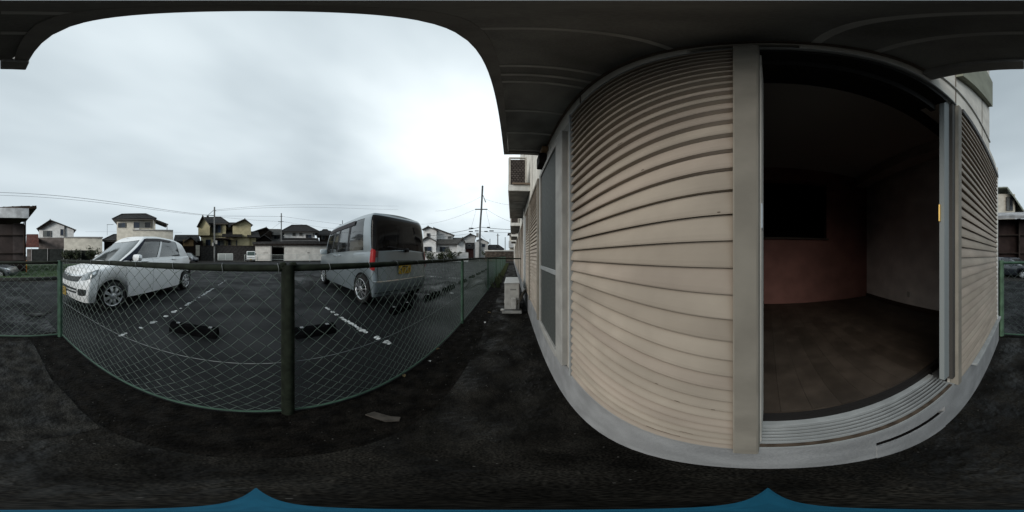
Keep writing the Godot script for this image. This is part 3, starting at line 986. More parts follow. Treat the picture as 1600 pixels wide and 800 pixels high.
func car(root: Node3D, c: Dictionary) -> void:
	var pc: Material = c.paint
	var trim := mat("black trim", Color(0.012, 0.012, 0.013), 0.5)
	var wells := mat("wheel well", Color(0.006, 0.006, 0.006), 0.9)
	var dark: Material = c.glass
	var side: Array = c.side
	var R: float = c.arch
	var ts := [0.0, 0.08, 0.2, 0.34, 0.48, 0.62, 0.74, 0.85, 0.93, 0.975, 1.0]
	var low := [[], []]
	for h in 2:
		var s := 1.0 if h == 0 else -1.0
		for t in ts:
			var k := lev(c.bulge, t)
			var row := []
			for q in half_ring(lev(c.nose, t), c.us, c.ue, c.L - lev(c.tail, t), c.hw * k, side, s):
				var u: float = q.x
				var yb: float = c.sill + 0.05 * exp(-pow((u - 0.0) / 0.12, 2))
				for w in c.wheels:
					var d: float = absf(u - w)
					if d < R: yb = maxf(yb, c.wr + sqrt(R * R - d * d))
				row.append(Vector3(u, lerpf(yb, lev(c.belt, u), t), q.y))
			low[h].append(row)
	var body := Acc.new()
	body.grid(low[0], [], 0.0, MID); body.grid(low[1], [], 0.0, MID)
	# hood and deck: across from side to side on the belt line
	var m: int = low[0][0].size()
	var top: int = ts.size() - 1
	var deck := []
	for k in 9:
		var t := k / 8.0
		var row := []
		for i in m:
			var p: Vector3 = low[0][top][i].lerp(low[1][top][i], t)
			p.y += c.crown * 4 * t * (1 - t) * clampf(absf(low[0][top][i].z) / 0.5, 0, 1)
			row.append(p)
		deck.append(row)
	body.grid(deck, [], 0.0, MID)
	emit(body, "body", pc, root)
	# inner underside
	var un := Acc.new()
	un.box(Vector3(0.15, c.sill, -c.hw * 0.62), Vector3(c.L - 0.12, c.sill + 0.12, c.hw * 0.62))
	un.box(Vector3(c.wheels[0] - R * 1.05, c.sill, -c.hw * 0.93), Vector3(c.wheels[0] + R * 1.05, c.wr + R * 1.05, c.hw * 0.93))
	un.box(Vector3(c.wheels[1] - R * 1.05, c.sill, -c.hw * 0.93), Vector3(c.wheels[1] + R * 1.05, c.wr + R * 1.05, c.hw * 0.93))
	# greenhouse
	var gl := [0.0, 0.05, 0.2, 0.4, 0.6, 0.78, 0.88, 0.94, 0.98, 1.0]
	var up := [[], []]
	for h in 2:
		var s := 1.0 if h == 0 else -1.0
		for t in gl:
			var row := []
			var inset := 0.06 * pow(clampf((t - 0.8) / 0.2, 0, 1), 2)
			var hw := lerpf(c.ghw[0], c.ghw[1], t) - inset + 0.02 * sin(t * PI)
			for q in half_ring(lerpf(c.g0[0], c.g0[1], t) + inset, lerpf(c.gs[0], c.gs[1], t), lerpf(c.ge[0], c.ge[1], t), lerpf(c.g1[0], c.g1[1], t) - inset, hw, side, s, 2.9):
				var base := lev(c.belt, clampf(q.x, c.g0[0], c.L)) - 0.01
				row.append(Vector3(q.x, lerpf(base, lev(c.roof, q.x), t), q.y))
			up[h].append(row)
	var ns := side.size()
	var gb := Acc.new(); var side_glass := []; var ws := Acc.new(); var rw := Acc.new()
	for h in 2:
		var kbp := []
		var keep := []; var kws := []; var krw := []; var kp := []
		for j in gl.size() - 1:
			var ka := []; var kb := []; var kc := []; var kd := []; var ke := []
			for i in m - 1:
				var glass_row: bool = j >= 1 and j < 6
				var f: float = -1.0
				if i >= 10 and i < 10 + ns - 1: f = (side[i - 10] + side[i - 9]) / 2
				var w := glass_row and i < 7
				var b: bool = j < 7 and i >= m - 1 - c.rear_glass_cols
				var sg := false
				for r in c.side_glass:
					if glass_row and f > r[0] and f < r[1]: sg = true
				var bp := false
				for r in c.black_pillars:
					if glass_row and not sg and f > r[0] and f < r[1]: bp = true
				ke.append(bp)
				ka.append(not (w or b or sg or bp)); kb.append(w); kc.append(b); kd.append(sg)
			keep.append(ka); kws.append(kb); krw.append(kc); kp.append(kd); kbp.append(ke)
		gb.grid(up[h], keep, 0.0, MID)
		ws.grid(up[h], kws, -0.006, MID)
		rw.grid(up[h], krw, -0.004, MID)
		var sgm := Acc.new()
		sgm.grid(up[h], kp, -0.006, MID)
		stuff(emit(sgm, "side_window", c.side_glass_mat, root))
		if c.black_pillars.size():
			var bpm := Acc.new()
			bpm.grid(up[h], kbp, 0.0, MID)
			stuff(emit(bpm, "door_pillar", trim, root))
	var rt: int = gl.size() - 1
	var roof := []
	for k in 9:
		var t := k / 8.0
		var row := []
		for i in m:
			var p: Vector3 = up[0][rt][i].lerp(up[1][rt][i], t)
			p.y += 0.03 * 4 * t * (1 - t) * clampf(absf(up[0][rt][i].z) / 0.4, 0, 1)
			row.append(p)
		roof.append(row)
	gb.grid(roof, [], 0.0, MID)
	emit(gb, "roof", pc, root)
	emit(ws, "windscreen", c.screen_mat, root)
	emit(rw, "rear_window", dark, root)
	emit(un, "underbody", wells, root)
	# seats and dash behind the glass
	var seat := mat("seat cloth", Color(0.05, 0.05, 0.052), 0.9)
	for v in [-0.34, 0.34]:
		for u in c.seats:
			var st := Acc.new()
			st.box(Vector3(u - 0.4, 0.5, v - 0.24), Vector3(u + 0.1, 0.68, v + 0.24), 0.05)
			st.box(Vector3(u, 0.6, v - 0.23), Vector3(u + 0.14, 1.12, v + 0.23), 0.05)
			st.box(Vector3(u + 0.03, 1.15, v - 0.12), Vector3(u + 0.13, 1.32, v + 0.12), 0.04)
			emit(st, "seat", seat, root)
	var da := Acc.new()
	da.box(Vector3(c.g0[0] + 0.12, 0.55, -0.6), Vector3(c.g0[0] + 0.48, 0.93, 0.6), 0.05)
	emit(da, "dashboard", trim, root)
	# wheels
	for w in c.wheels:
		for s in [1.0, -1.0]:
			var wh := part_group("wheel", root)
			var ty := Acc.new()
			var at := Vector3(w, c.wr, s * (c.hw - 0.10))
			var ax := Vector3(0, 0, s)
			var r: float = c.wr
			ty.lathe([[r * 0.70, 0.085], [r * 0.76, 0.093], [r * 0.92, 0.09], [r * 0.985, 0.07], [r, 0.03], [r, -0.05], [r * 0.95, -0.09], [r * 0.7, -0.09]], at, ax, 32)
			emit(ty, "tyre", mat("tyre rubber", Color(0.012, 0.012, 0.012), 0.75), wh)
			var dk := Acc.new()
			dk.lathe([[r * 0.72, 0.05], [0.001, 0.045]], at, ax, 24)
			emit(dk, "backing_disc", wells, wh)  # plain near-black backing disc set behind the spokes
			var rm := Acc.new()
			rm.lathe([[r * 0.64, 0.06], [r * 0.655, 0.088], [r * 0.70, 0.094], [r * 0.735, 0.088], [r * 0.72, 0.05]], at, ax, 32)
			for k in c.spokes:
				var a: float = TAU * (k + 0.3) / c.spokes
				var d := Vector3(cos(a), sin(a), 0); var e := Vector3(-sin(a), cos(a), 0)
				var wi: float = c.spoke_w
				var q := [[r * 0.12, wi * 0.75, 0.088], [r * 0.40, wi * 0.85, 0.092], [r * 0.67, wi * 1.2, 0.086]]
				for z in 2:
					var p0: Array = q[z]; var p1: Array = q[z + 1]
					var f0: Vector3 = at + d * p0[0] + ax * p0[2]; var f1: Vector3 = at + d * p1[0] + ax * p1[2]
					rm.quad(f0 - e * p0[1], f1 - e * p1[1], f1 + e * p1[1], f0 + e * p0[1])
					for sg in [-1.0, 1.0]:
						rm.quad(f0 + e * p0[1] * sg, f1 + e * p1[1] * sg, f1 + e * p1[1] * sg - ax * 0.03, f0 + e * p0[1] * sg - ax * 0.03)
			rm.lathe([[r * 0.2, 0.05], [r * 0.2, 0.094], [r * 0.16, 0.1], [0.001, 0.102]], at, ax, 16)
			emit(rm, "rim", c.rim, wh)
	# door seams, handles and mirrors on both sides
	for h in 2:
		var s := 1.0 if h == 0 else -1.0
		for f in c.seams:
			var col: float = 10 + f * (ns - 1)
			emit(plate(low[h], [Vector2(col - 0.035, 0.6), Vector2(col + 0.035, 0.6), Vector2(col + 0.035, 9.9), Vector2(col - 0.035, 9.9)], 0.002, 1, 12), "door_seam", trim, root)
		for f in c.handles:
			var col: float = 10 + f * (ns - 1)
			var p := samp(low[h], col, 8.1)
			var hd := Acc.new()
			hd.box(Vector3(p.x - 0.085, p.y - 0.014, p.z - 0.012), Vector3(p.x + 0.085, p.y + 0.014, p.z + 0.012) + Vector3(0, 0, 0.022 * s), 0.01)
			emit(hd, "door_handle", c.handle_mat, root)
			emit(plate(low[h], [Vector2(col - 0.5, 7.75), Vector2(col + 0.5, 7.75), Vector2(col + 0.5, 8.5), Vector2(col - 0.5, 8.5)], 0.0015, 6, 4, 0.9), "handle_recess", mat("handle recess", Color(0.12, 0.12, 0.125), 0.5), root)
		var mp: Vector3 = Vector3(c.mirror[0], c.mirror[1], s * c.hw)
		var mi := Acc.new()
		var prof := [[0.001, -0.06], [0.07, -0.055], [0.095, -0.03], [0.10, 0.0], [0.098, 0.045], [0.085, 0.06], [0.001, 0.062]]
		var rows := []
		for q in prof:
			var row := []
			for k in 17:
				var a := TAU * k / 16
				row.append(mp + Vector3(q[1] * 0.9, signf(sin(a)) * pow(absf(sin(a)), 0.6) * q[0] * 0.72 * c.mirror[2], s * 0.12 + signf(cos(a)) * pow(absf(cos(a)), 0.6) * q[0] * 1.1))
			rows.append(row)
		mi.grid(rows)
		emit(mi, "mirror", c.mirror_mat, root)
		var arm := Acc.new()
		arm.box(mp + Vector3(-0.03, -0.06, -0.06 * s).min(Vector3(-0.03, -0.06, 0.08 * s)), mp + Vector3(0.03, -0.02, -0.06 * s).max(Vector3(0.03, -0.02, 0.08 * s)), 0.01)
		emit(arm, "mirror_arm", trim, root)
	c.low = low; c.up = up; c.m = m

func put_car(called: String, at: Vector3, heading: float, sign_: float, sc: Vector3, label: String, category: String) -> Node3D:
	# heading: compass angle (radians) in which u runs
	var U := Vector3(sin(heading), 0, -cos(heading))
	var V := Vector3(-U.z * sign_, 0, U.x * sign_)
	fr = Transform3D(Basis(U * sc.x, Vector3.UP * sc.y, -V * sc.z), at)
	return thing(called, at, label, category)

func vehicles() -> void:
	branch = -1.57
	tol = 0.09
	var chrome := mat("chrome", Color(0.7, 0.72, 0.73), 0.12, 1.0)
	var lens := mat("headlamp lens", Color(0.16, 0.175, 0.18), 0.1, 0.2)
	var trim := mat("black trim", Color(0.012, 0.012, 0.013), 0.5)
	var yellow := mat("yellow number plate", Color(0.30, 0.20, 0.03), 0.6)
	var ink := mat("plate ink", Color(0.02, 0.02, 0.02), 0.6)
	var red := mat("red lamp", Color(0.30, 0.008, 0.008), 0.12)
	red.clearcoat_enabled = true; red.clearcoat = 0.3
	# white hatchback, nose towards the fence
	var hw := 0.7375
	var wpaint := paint("white car paint", Color(0.86, 0.87, 0.87))
	var W := {"paint": wpaint, "glass": glass("car glass", 0.85), "side_glass_mat": glass("car side glass", 0.86, Color(0.03, 0.036, 0.036)), "screen_mat": glass("car screen", 0.82, Color(0.085, 0.10, 0.10)), "rim": mat("silver rim", Color(0.55, 0.56, 0.57), 0.3, 0.7),
		"L": 3.395, "hw": hw, "sill": 0.19, "arch": 0.315, "wr": 0.27, "us": 0.32, "ue": 3.16, "wheels": [0.66, 3.115 - 0.06], "crown": 0.045,
		"side": [0.0, 0.006, 0.012, 0.03, 0.05, 0.08, 0.11, 0.14, 0.17, 0.20, 0.215, 0.228, 0.235, 0.24, 0.26, 0.30, 0.34, 0.38, 0.42, 0.46, 0.48, 0.50, 0.52, 0.56, 0.60, 0.64, 0.68, 0.72, 0.755, 0.765, 0.775, 0.79, 0.82, 0.85, 0.88, 0.91, 0.94, 0.97, 1.0],
		"nose": [[0, 0.05], [0.2, 0.0], [0.5, 0.01], [0.7, 0.045], [0.9, 0.10], [1.0, 0.19]], "tail": [[0, 0.06], [0.3, 0.0], [0.6, 0.02], [1.0, 0.06]],
		"bulge": [[0, 0.93], [0.2, 0.975], [0.5, 1.0], [0.8, 0.995], [0.93, 0.975], [1.0, 0.94]],
		"belt": [[0, 0.67], [0.35, 0.78], [0.95, 0.93], [1.8, 0.975], [3.395, 1.03]], "roof": [[0.6, 1.18], [1.2, 1.38], [1.55, 1.47], [2.0, 1.51], [2.6, 1.49], [3.1, 1.41], [3.395, 1.32]],
		"ghw": [0.70, 0.565], "g0": [0.60, 1.42], "gs": [1.02, 1.64], "ge": [3.08, 2.86], "g1": [3.34, 3.12], "rear_glass_cols": 7, "black_pillars": [],
		"side_glass": [[0.03, 0.405], [0.455, 0.80], [0.82, 0.905]], "seats": [1.55, 2.5], "spokes": 8, "spoke_w": 0.028, "seams": [0.27, 0.52, 0.80], "handles": [0.455, 0.735], "handle_mat": wpaint,
		"mirror": [1.10, 0.985, 0.95], "mirror_mat": wpaint}
	W.side_glass = [[0.0, 0.37], [0.42, 0.72], [0.735, 0.86]]
	var s0 := 0.98
	var n := put_car("parked_car", Vector3(-1.167, 0, 2.292) + Vector3(-0.0797, 0, 0.9968) * hw * s0 * 0.9, -1.491, -1.0, Vector3(s0 * 1.1, s0, s0 * 0.9), "white five-door hatchback parked nose to the fence", "car")
	# the side that shows carries the positive v
	car(n, W)
	for h in 2:
		var lo: Array = W.low[h]
		emit(plate(lo, [Vector2(4.6, 6.0), Vector2(11.8, 7.0), Vector2(13.4, 9.4), Vector2(5.8, 8.9)], 0.007, 12, 6, 0.5), "headlight", lens, n)
		emit(plate(lo, [Vector2(9.0, 7.2), Vector2(11.2, 7.7), Vector2(11.6, 8.8), Vector2(8.8, 8.4)], 0.010, 6, 4, 0.9), "headlight_bulb", chrome, n)
		emit(plate(lo, [Vector2(0.0, 5.6), Vector2(4.2, 5.9), Vector2(5.0, 7.6), Vector2(0.0, 7.2)], 0.005, 8, 5), "grille", trim, n)
		emit(plate(lo, [Vector2(0.0, 7.35), Vector2(5.0, 7.7), Vector2(5.2, 8.1), Vector2(0.0, 7.75)], 0.012, 8, 2), "grille_bar", chrome, n)
		emit(plate(lo, [Vector2(0.0, 2.6), Vector2(4.5, 2.6), Vector2(4.5, 4.0), Vector2(0.0, 4.2)], 0.005, 8, 4), "lower_grille", trim, n)
		emit(plate(lo, [Vector2(0.0, 3.2), Vector2(4.6, 3.2), Vector2(4.6, 3.5), Vector2(0.0, 3.5)], 0.010, 8, 2), "lower_bar", wpaint, n)
		emit(plate(lo, [Vector2(5.0, 2.2), Vector2(7.3, 2.4), Vector2(7.5, 4.0), Vector2(4.8, 4.1)], 0.006, 6, 4, 0.4), "fog_recess", trim, n)
		emit(plate(lo, [Vector2(W.m - 9.0, 7.0), Vector2(W.m - 6.5, 7.0), Vector2(W.m - 6.5, 9.6), Vector2(W.m - 8.6, 9.6)], 0.008, 6, 5, 0.4), "tail_light", red, n)
		var up: Array = W.up[h]
		emit(plate(up, [Vector2(7.6, 0.6), Vector2(13.5, 0.4), Vector2(10.9, 6.2), Vector2(9.4, 6.2)], 0.004, 5, 8), "pillar_trim", mat("blue-black trim", Color(0.012, 0.016, 0.03), 0.7), n)
		emit(plate(up, [Vector2(10.0, 5.0), Vector2(36.0, 5.0), Vector2(36.0, 6.1), Vector2(10.0, 6.3)], 0.012, 16, 2), "window_visor", mat("smoked visor", Color(0.03, 0.027, 0.03), 0.6), n)
	var em := Acc.new()
	em.lathe([[0.05, -0.002], [0.052, 0.012], [0.036, 0.014], [0.034, 0.004]], samp(W.low[0], 0.0, 7.3) + Vector3(-0.004, 0.0, 0), Vector3(-1, 0, 0), 20)
	emit(em, "emblem", chrome, n)
	var fp := samp(W.low[0], 0.0, 3.9)
	for h in 2:
		emit(plate(W.low[h], [Vector2(11.9, 1.5), Vector2(12.05, 1.5), Vector2(13.2, 7.4), Vector2(13.05, 7.4)], 0.003, 1, 8), "bumper_seam", trim, n)
		emit(plate(W.low[h], [Vector2(5.6, 8.9), Vector2(12.6, 9.5), Vector2(12.6, 9.62), Vector2(5.6, 9.02)], 0.003, 10, 1), "bonnet_seam", trim, n)
	number_plate(n, Vector3(fp.x - 0.02, 0.34, 0), -1.0, yellow, ink)
	wipers(n, W, trim)
	fr = Transform3D()
	# silver-blue tall wagon, tail towards the fence
	var vp := paint("silver-blue car paint", Color(0.185, 0.222, 0.243), 0.35, 0.3)
	var V := {"paint": vp, "glass": glass("dark tinted glass", 0.985, Color(0.006, 0.005, 0.005)), "side_glass_mat": glass("wagon side glass", 0.86), "screen_mat": glass("car screen", 0.35), "rim": mat("bright rim", Color(0.5, 0.51, 0.52), 0.25, 0.8),
		"L": 3.395, "hw": hw, "sill": 0.20, "arch": 0.325, "wr": 0.285, "us": 0.30, "ue": 3.27, "wheels": [0.485, 2.945], "crown": 0.03,
		"side": [0.0, 0.02, 0.04, 0.06, 0.08, 0.10, 0.12, 0.14, 0.16, 0.17, 0.175, 0.185, 0.20, 0.24, 0.28, 0.32, 0.36, 0.40, 0.44, 0.48, 0.50, 0.52, 0.54, 0.58, 0.62, 0.66, 0.70, 0.74, 0.77, 0.78, 0.785, 0.79, 0.80, 0.82, 0.85, 0.88, 0.91, 0.94, 0.96, 0.98, 1.0],
		"nose": [[0, 0.05], [0.3, 0.0], [0.7, 0.02], [1.0, 0.10]], "tail": [[0, 0.05], [0.15, 0.01], [0.4, 0.0], [0.5, 0.02], [1.0, 0.03]],
		"bulge": [[0, 0.95], [0.2, 0.985], [0.5, 1.0], [0.8, 0.99], [1.0, 0.965]],
		"belt": [[0, 0.86], [0.35, 0.93], [0.8, 0.97], [3.395, 1.0]], "roof": [[0.2, 1.60], [0.9, 1.69], [1.6, 1.735], [2.8, 1.73], [3.395, 1.69]],
		"ghw": [0.712, 0.665], "g0": [0.42, 0.98], "gs": [0.78, 1.18], "ge": [3.26, 3.20], "g1": [3.365, 3.315], "rear_glass_cols": 9, "black_pillars": [[0.19, 0.67]],
		"side_glass": [[0.0, 0.20], [0.23, 0.34], [0.38, 0.615], [0.66, 0.90]], "seats": [1.35, 2.3], "spokes": 10, "spoke_w": 0.012, "seams": [0.225, 0.50, 0.75], "handles": [0.445, 0.555], "handle_mat": chrome,
		"mirror": [0.98, 1.04, 1.1], "mirror_mat": mat("mirror shell", Color(0.45, 0.5, 0.52), 0.3)}
	var sv := 1.0 / 0.916
	# measured at the rear corner; u runs backwards from the nose
	var hd := -1.446
	var U := Vector3(sin(hd), 0, -cos(hd)); var Vv := Vector3(-U.z, 0, U.x)
	var rear := Vector3(-2.194, 0, -1.923)
	var nose := rear + U * 3.395 * sv + Vv * hw * sv
	var n2 := put_car("parked_wagon", nose, hd + PI, -1.0, Vector3(sv, sv, sv), "silver-blue tall boxy wagon parked tail to the fence", "car")
	car(n2, V)
	var m: int = V.m
	for h in 2:
		var lo: Array = V.low[h]; var up: Array = V.up[h]
		emit(plate(lo, [Vector2(m - 10.6, 5.0), Vector2(m - 7.6, 4.6), Vector2(m - 7.4, 10.0), Vector2(m - 10.4, 10.0)], 0.014, 8, 6, 0.25), "tail_light", red, n2)
		emit(plate(up, [Vector2(m - 10.7, 0.0), Vector2(m - 7.5, 0.0), Vector2(m - 7.6, 0.9), Vector2(m - 9.6, 1.2)], 0.014, 8, 4), "tail_light", red, n2)
		emit(plate(lo, [Vector2(m - 7.4, 7.2), Vector2(m - 6.4, 7.2), Vector2(m - 6.4, 9.9), Vector2(m - 7.4, 9.9)], 0.012, 4, 6), "tail_light_clear", mat("smoked lamp", Color(0.10, 0.06, 0.06), 0.15), n2)
		emit(plate(lo, [Vector2(m - 8.0, 1.0), Vector2(m - 1.0, 1.0), Vector2(m - 1.0, 1.12), Vector2(m - 8.0, 1.12)], 0.004, 10, 1), "bumper_seam", trim, n2)
		emit(plate(lo, [Vector2(m - 8.6, 2.9), Vector2(m - 1.0, 2.9), Vector2(m - 1.0, 3.1), Vector2(m - 8.6, 3.1)], 0.010, 12, 2), "bumper_crease", chrome, n2)
		emit(plate(lo, [Vector2(m - 6.4, 3.1), Vector2(m - 6.25, 3.1), Vector2(m - 6.25, 9.9), Vector2(m - 6.4, 9.9)], 0.004, 1, 10), "hatch_seam", trim, n2)
		emit(plate(lo, [Vector2(2.0, 6.5), Vector2(8.6, 6.7), Vector2(9.6, 8.8), Vector2(2.4, 8.6)], 0.007, 10, 5, 0.4), "headlight", lens, n2)
		emit(plate(up, [Vector2(10.0, 4.9), Vector2(37.0, 4.9), Vector2(37.0, 6.1), Vector2(10.0, 6.2)], 0.012, 16, 2), "window_visor", mat("smoked visor", Color.BLACK), n2)
	var rp := samp(V.low[0], m - 1.0, 5.2)
	number_plate(n2, Vector3(rp.x + 0.015, 0.66, 0), 1.0, yellow, ink)
	var gar := Acc.new()
	gar.box(Vector3(rp.x - 0.01, 0.80, -0.30), Vector3(rp.x + 0.03, 0.835, 0.30), 0.01)
	emit(gar, "hatch_garnish", mat("dark garnish", Color(0.05, 0.05, 0.05), 0.4), n2)
	var wp := Acc.new()
	wp.box(Vector3(3.36, 0.99, -0.10), Vector3(3.42, 1.06, 0.0), 0.015)
	wp.tube([Vector3(3.41, 1.03, -0.05), Vector3(3.40, 1.06, 0.25), Vector3(3.39, 1.08, 0.42)], 0.012, 6)
	emit(wp, "rear_wiper", trim, n2)
	fr = Transform3D()
	# small dark car far behind the white one
	var dp := paint("dark car paint", Color(0.03, 0.035, 0.045))
	var D := W.duplicate(true)
	D.paint = dp; D.mirror_mat = dp; D.handle_mat = dp
	tol = 0.2
	# its side shows, with the nose to the right
	var n3 := put_car("parked_car", pol(-111.0, 25.0), deg_to_rad(-111.0 - 40.0), 1.0, Vector3(1.15, 1.0, 1.0), "small dark car far behind the white hatchback", "car")
	car(n3, D)
	for h in 2:
		emit(plate(D.low[h], [Vector2(4.0, 6.3), Vector2(11.6, 7.6), Vector2(12.6, 9.2), Vector2(6.2, 8.9)], 0.012, 6, 4, 0.5), "headlight", chrome, n3)
	fr = Transform3D()
	# dark car that stands across the seam of the panorama
	for side in 2:
		branch = -2.6 if side == 0 else 2.7
		tol = 0.12
		var n4: Node3D
		if side == 0:
			n4 = put_car("parked_car", pol(-174.2, 7.6), deg_to_rad(-174.2 - 70.0), 1.0, Vector3(0.9, 0.62, 0.9), "dark car with pale headlamp in front of the brown shed at the left edge", "car")
		else:
			n4 = put_car("parked_car", pol(185.8, 7.6), deg_to_rad(185.8 - 70.0), 1.0, Vector3(0.9, 0.62, 0.9), "dark car behind the end fence at the right edge", "car")
		var D2 := W.duplicate(true)
		D2.paint = dp; D2.mirror_mat = dp; D2.handle_mat = dp
		car(n4, D2)
		for h in 2:
			emit(plate(D2.low[h], [Vector2(4.0, 6.3), Vector2(11.6, 7.6), Vector2(12.6, 9.2), Vector2(6.2, 8.9)], 0.012, 6, 4, 0.5), "headlight", chrome, n4)
		fr = Transform3D()
	# white kei truck seen from the front
	branch = -1.57
	tol = 0.2
	fr = facing(-91.8, 27.0)
	var kp := paint("truck white paint", Color(0.70, 0.72, 0.71))
	var t := thing("kei_truck", fr.origin, "small white truck facing the car park by the pale fence", "truck")
	var a := Acc.new()
	a.prism([Vector2(0.0, 0.30), Vector2(1.2, 0.30), Vector2(1.2, 1.78), Vector2(0.42, 1.80), Vector2(0.06, 1.06), Vector2(0.0, 0.95)], -0.70, 0.70)
	var tm := fr
	fr = fr * Transform3D(Basis(Vector3(0, 0, 1), Vector3(0, 1, 0), Vector3(-1, 0, 0)), Vector3.ZERO)
	emit(a, "cab", kp, t)
	a = Acc.new(); a.prism([Vector2(0.05, 1.09), Vector2(0.36, 1.70), Vector2(0.345, 1.71), Vector2(0.035, 1.10)], -0.60, 0.60)
	emit(a, "windscreen", mat("truck screen", Color(0.05, 0.07, 0.065), 0.08), t)
	bx(t, "cargo_bed", kp, Vector3(1.25, 0.6, -0.7), Vector3(3.2, 0.95, 0.7), 0.02)
	bx(t, "bumper", mat("grey bumper", Color(0.28, 0.29, 0.29), 0.6), Vector3(-0.05, 0.32, -0.69), Vector3(0.1, 0.52, 0.69), 0.03)
	for s in [-1.0, 1.0]:
		bx(t, "headlight", chrome, Vector3(-0.02, 0.66, s * 0.5 - 0.13), Vector3(0.03, 0.82, s * 0.5 + 0.13), 0.02)
		bx(t, "mirror", trim, Vector3(0.1, 1.2, s * 0.82 - 0.08), Vector3(0.16, 1.45, s * 0.82 + 0.08), 0.02)
		for u in [0.5, 2.6]:
			a = Acc.new(); a.lathe([[0.001, 0.09], [0.26, 0.09], [0.28, 0.05], [0.28, -0.06], [0.2, -0.08]], Vector3(u, 0.28, s * 0.6), Vector3(0, 0, s), 16)
			emit(a, "wheel", mat("tyre rubber", Color.BLACK), t)
	bx(t, "grille", trim, Vector3(-0.012, 0.70, -0.3), Vector3(0.02, 0.78, 0.3))
	bx(t, "number_plate", yellow, Vector3(-0.06, 0.38, -0.15), Vector3(-0.045, 0.5, 0.15))
	fr = Transform3D()
	tol = 0.06
	branch = 0.0

func number_plate(n: Node3D, at: Vector3, s: float, yellow: Material, ink: Material) -> void:
	var q := bx(n, "number_plate", yellow, at - Vector3(0.008, 0.0825, 0.165), at + Vector3(0.008, 0.0825, 0.165), 0.004)
	var a := Acc.new()
	# the strokes of its four figures are too blurred to read: plain bars
	for k in 4:
		var z := -0.11 + k * 0.07
		a.box(at + Vector3(s * 0.009 - 0.001, -0.055, z - 0.006), at + Vector3(s * 0.009 + 0.001, 0.02, z + 0.006))
		a.box(at + Vector3(s * 0.009 - 0.001, 0.008, z - 0.022), at + Vector3(s * 0.009 + 0.001, 0.02, z + 0.006))
	a.box(at + Vector3(s * 0.009 - 0.001, 0.042, -0.07), at + Vector3(s * 0.009 + 0.001, 0.06, 0.07))
	stuff(emit(a, "plate_figures", ink, n))

func wipers(n: Node3D, c: Dictionary, trim: Material) -> void:
	for q in [[0, 6.0, 1.05, 2.2], [1, 5.6, 1.1, 1.2]]:
		var up: Array = c.up[q[0]]
		var a := Acc.new()
		var pts := []
		for k in 7:
			var p := samp(up, lerpf(q[1], q[3], k / 6.0), lerpf(1.0, 1.35, k / 6.0))
			pts.append(p + Vector3(-0.012, 0.012, 0))
		a.tube(pts, 0.011, 5)
		emit(a, "wiper", trim, n)

# ------------------------------------------------------------------ houses
func win(h: Node3D, x0: float, x1: float, y0: float, y1: float, z: float, lights := 1) -> void:
	var f := mat("window frame", Color(0.16, 0.16, 0.155), 0.5, 0.3)
	var w := 0.07
	var a := Acc.new()
	a.box(Vector3(x0, y0, z - 0.10), Vector3(x1, y0 + w, z + 0.02))
	a.box(Vector3(x0, y1 - w, z - 0.10), Vector3(x1, y1, z + 0.02))
	a.box(Vector3(x0, y0 + w, z - 0.10), Vector3(x0 + w, y1 - w, z + 0.02))
	a.box(Vector3(x1 - w, y0 + w, z - 0.10), Vector3(x1, y1 - w, z + 0.02))
	var fo := emit(a, "window", f, h)
	var step := (x1 - x0 - 2 * w) / lights
	for k in lights:
		a = Acc.new()
		a.box(Vector3(x0 + w + k * step + 0.012, y0 + w, z - 0.075 - 0.02 * (k % 2)), Vector3(x0 + w + (k + 1) * step - 0.012, y1 - w, z - 0.05))
		emit(a, "pane", [mat("house glass", Color(0.022, 0.025, 0.03), 0.12), mat("house glass curtained", Color(0.10, 0.105, 0.10), 0.25), mat("house glass blue", Color(0.03, 0.04, 0.06), 0.12)][(k * 2 + int(absf(x0) * 7)) % 3], fo)

# courses of tile: a slab whose upper face is stepped
func roof_slab(acc: Acc, e0: Vector3, e1: Vector3, r0: Vector3, r1: Vector3, th: float) -> void:
	var n := clampi(int(e0.distance_to(r0) / 0.45), 2, 14)
	var up := (e1 - e0).cross(r0 - e0).normalized()
	if up.y < 0: up = -up
	acc.quad(e0 - up * th, e1 - up * th, r1 - up * th, r0 - up * th)
	acc.quad(e0 - up * th, e1 - up * th, e1 + up * 0.05, e0 + up * 0.05)
	acc.quad(e0 - up * th, r0 - up * th, r0 + up * 0.05, e0 + up * 0.02)
	acc.quad(e1 - up * th, r1 - up * th, r1 + up * 0.05, e1 + up * 0.02)
	for k in n:
		var a := float(k) / n; var b := float(k + 1) / n
		var p0 := e0.lerp(r0, a) + up * 0.06; var p1 := e1.lerp(r1, a) + up * 0.06
		var q0 := e0.lerp(r0, b); var q1 := e1.lerp(r1, b)
		acc.quad(p0, p1, q1, q0)
		acc.quad(q0, q1, q1 + up * 0.06, q0 + up * 0.06)

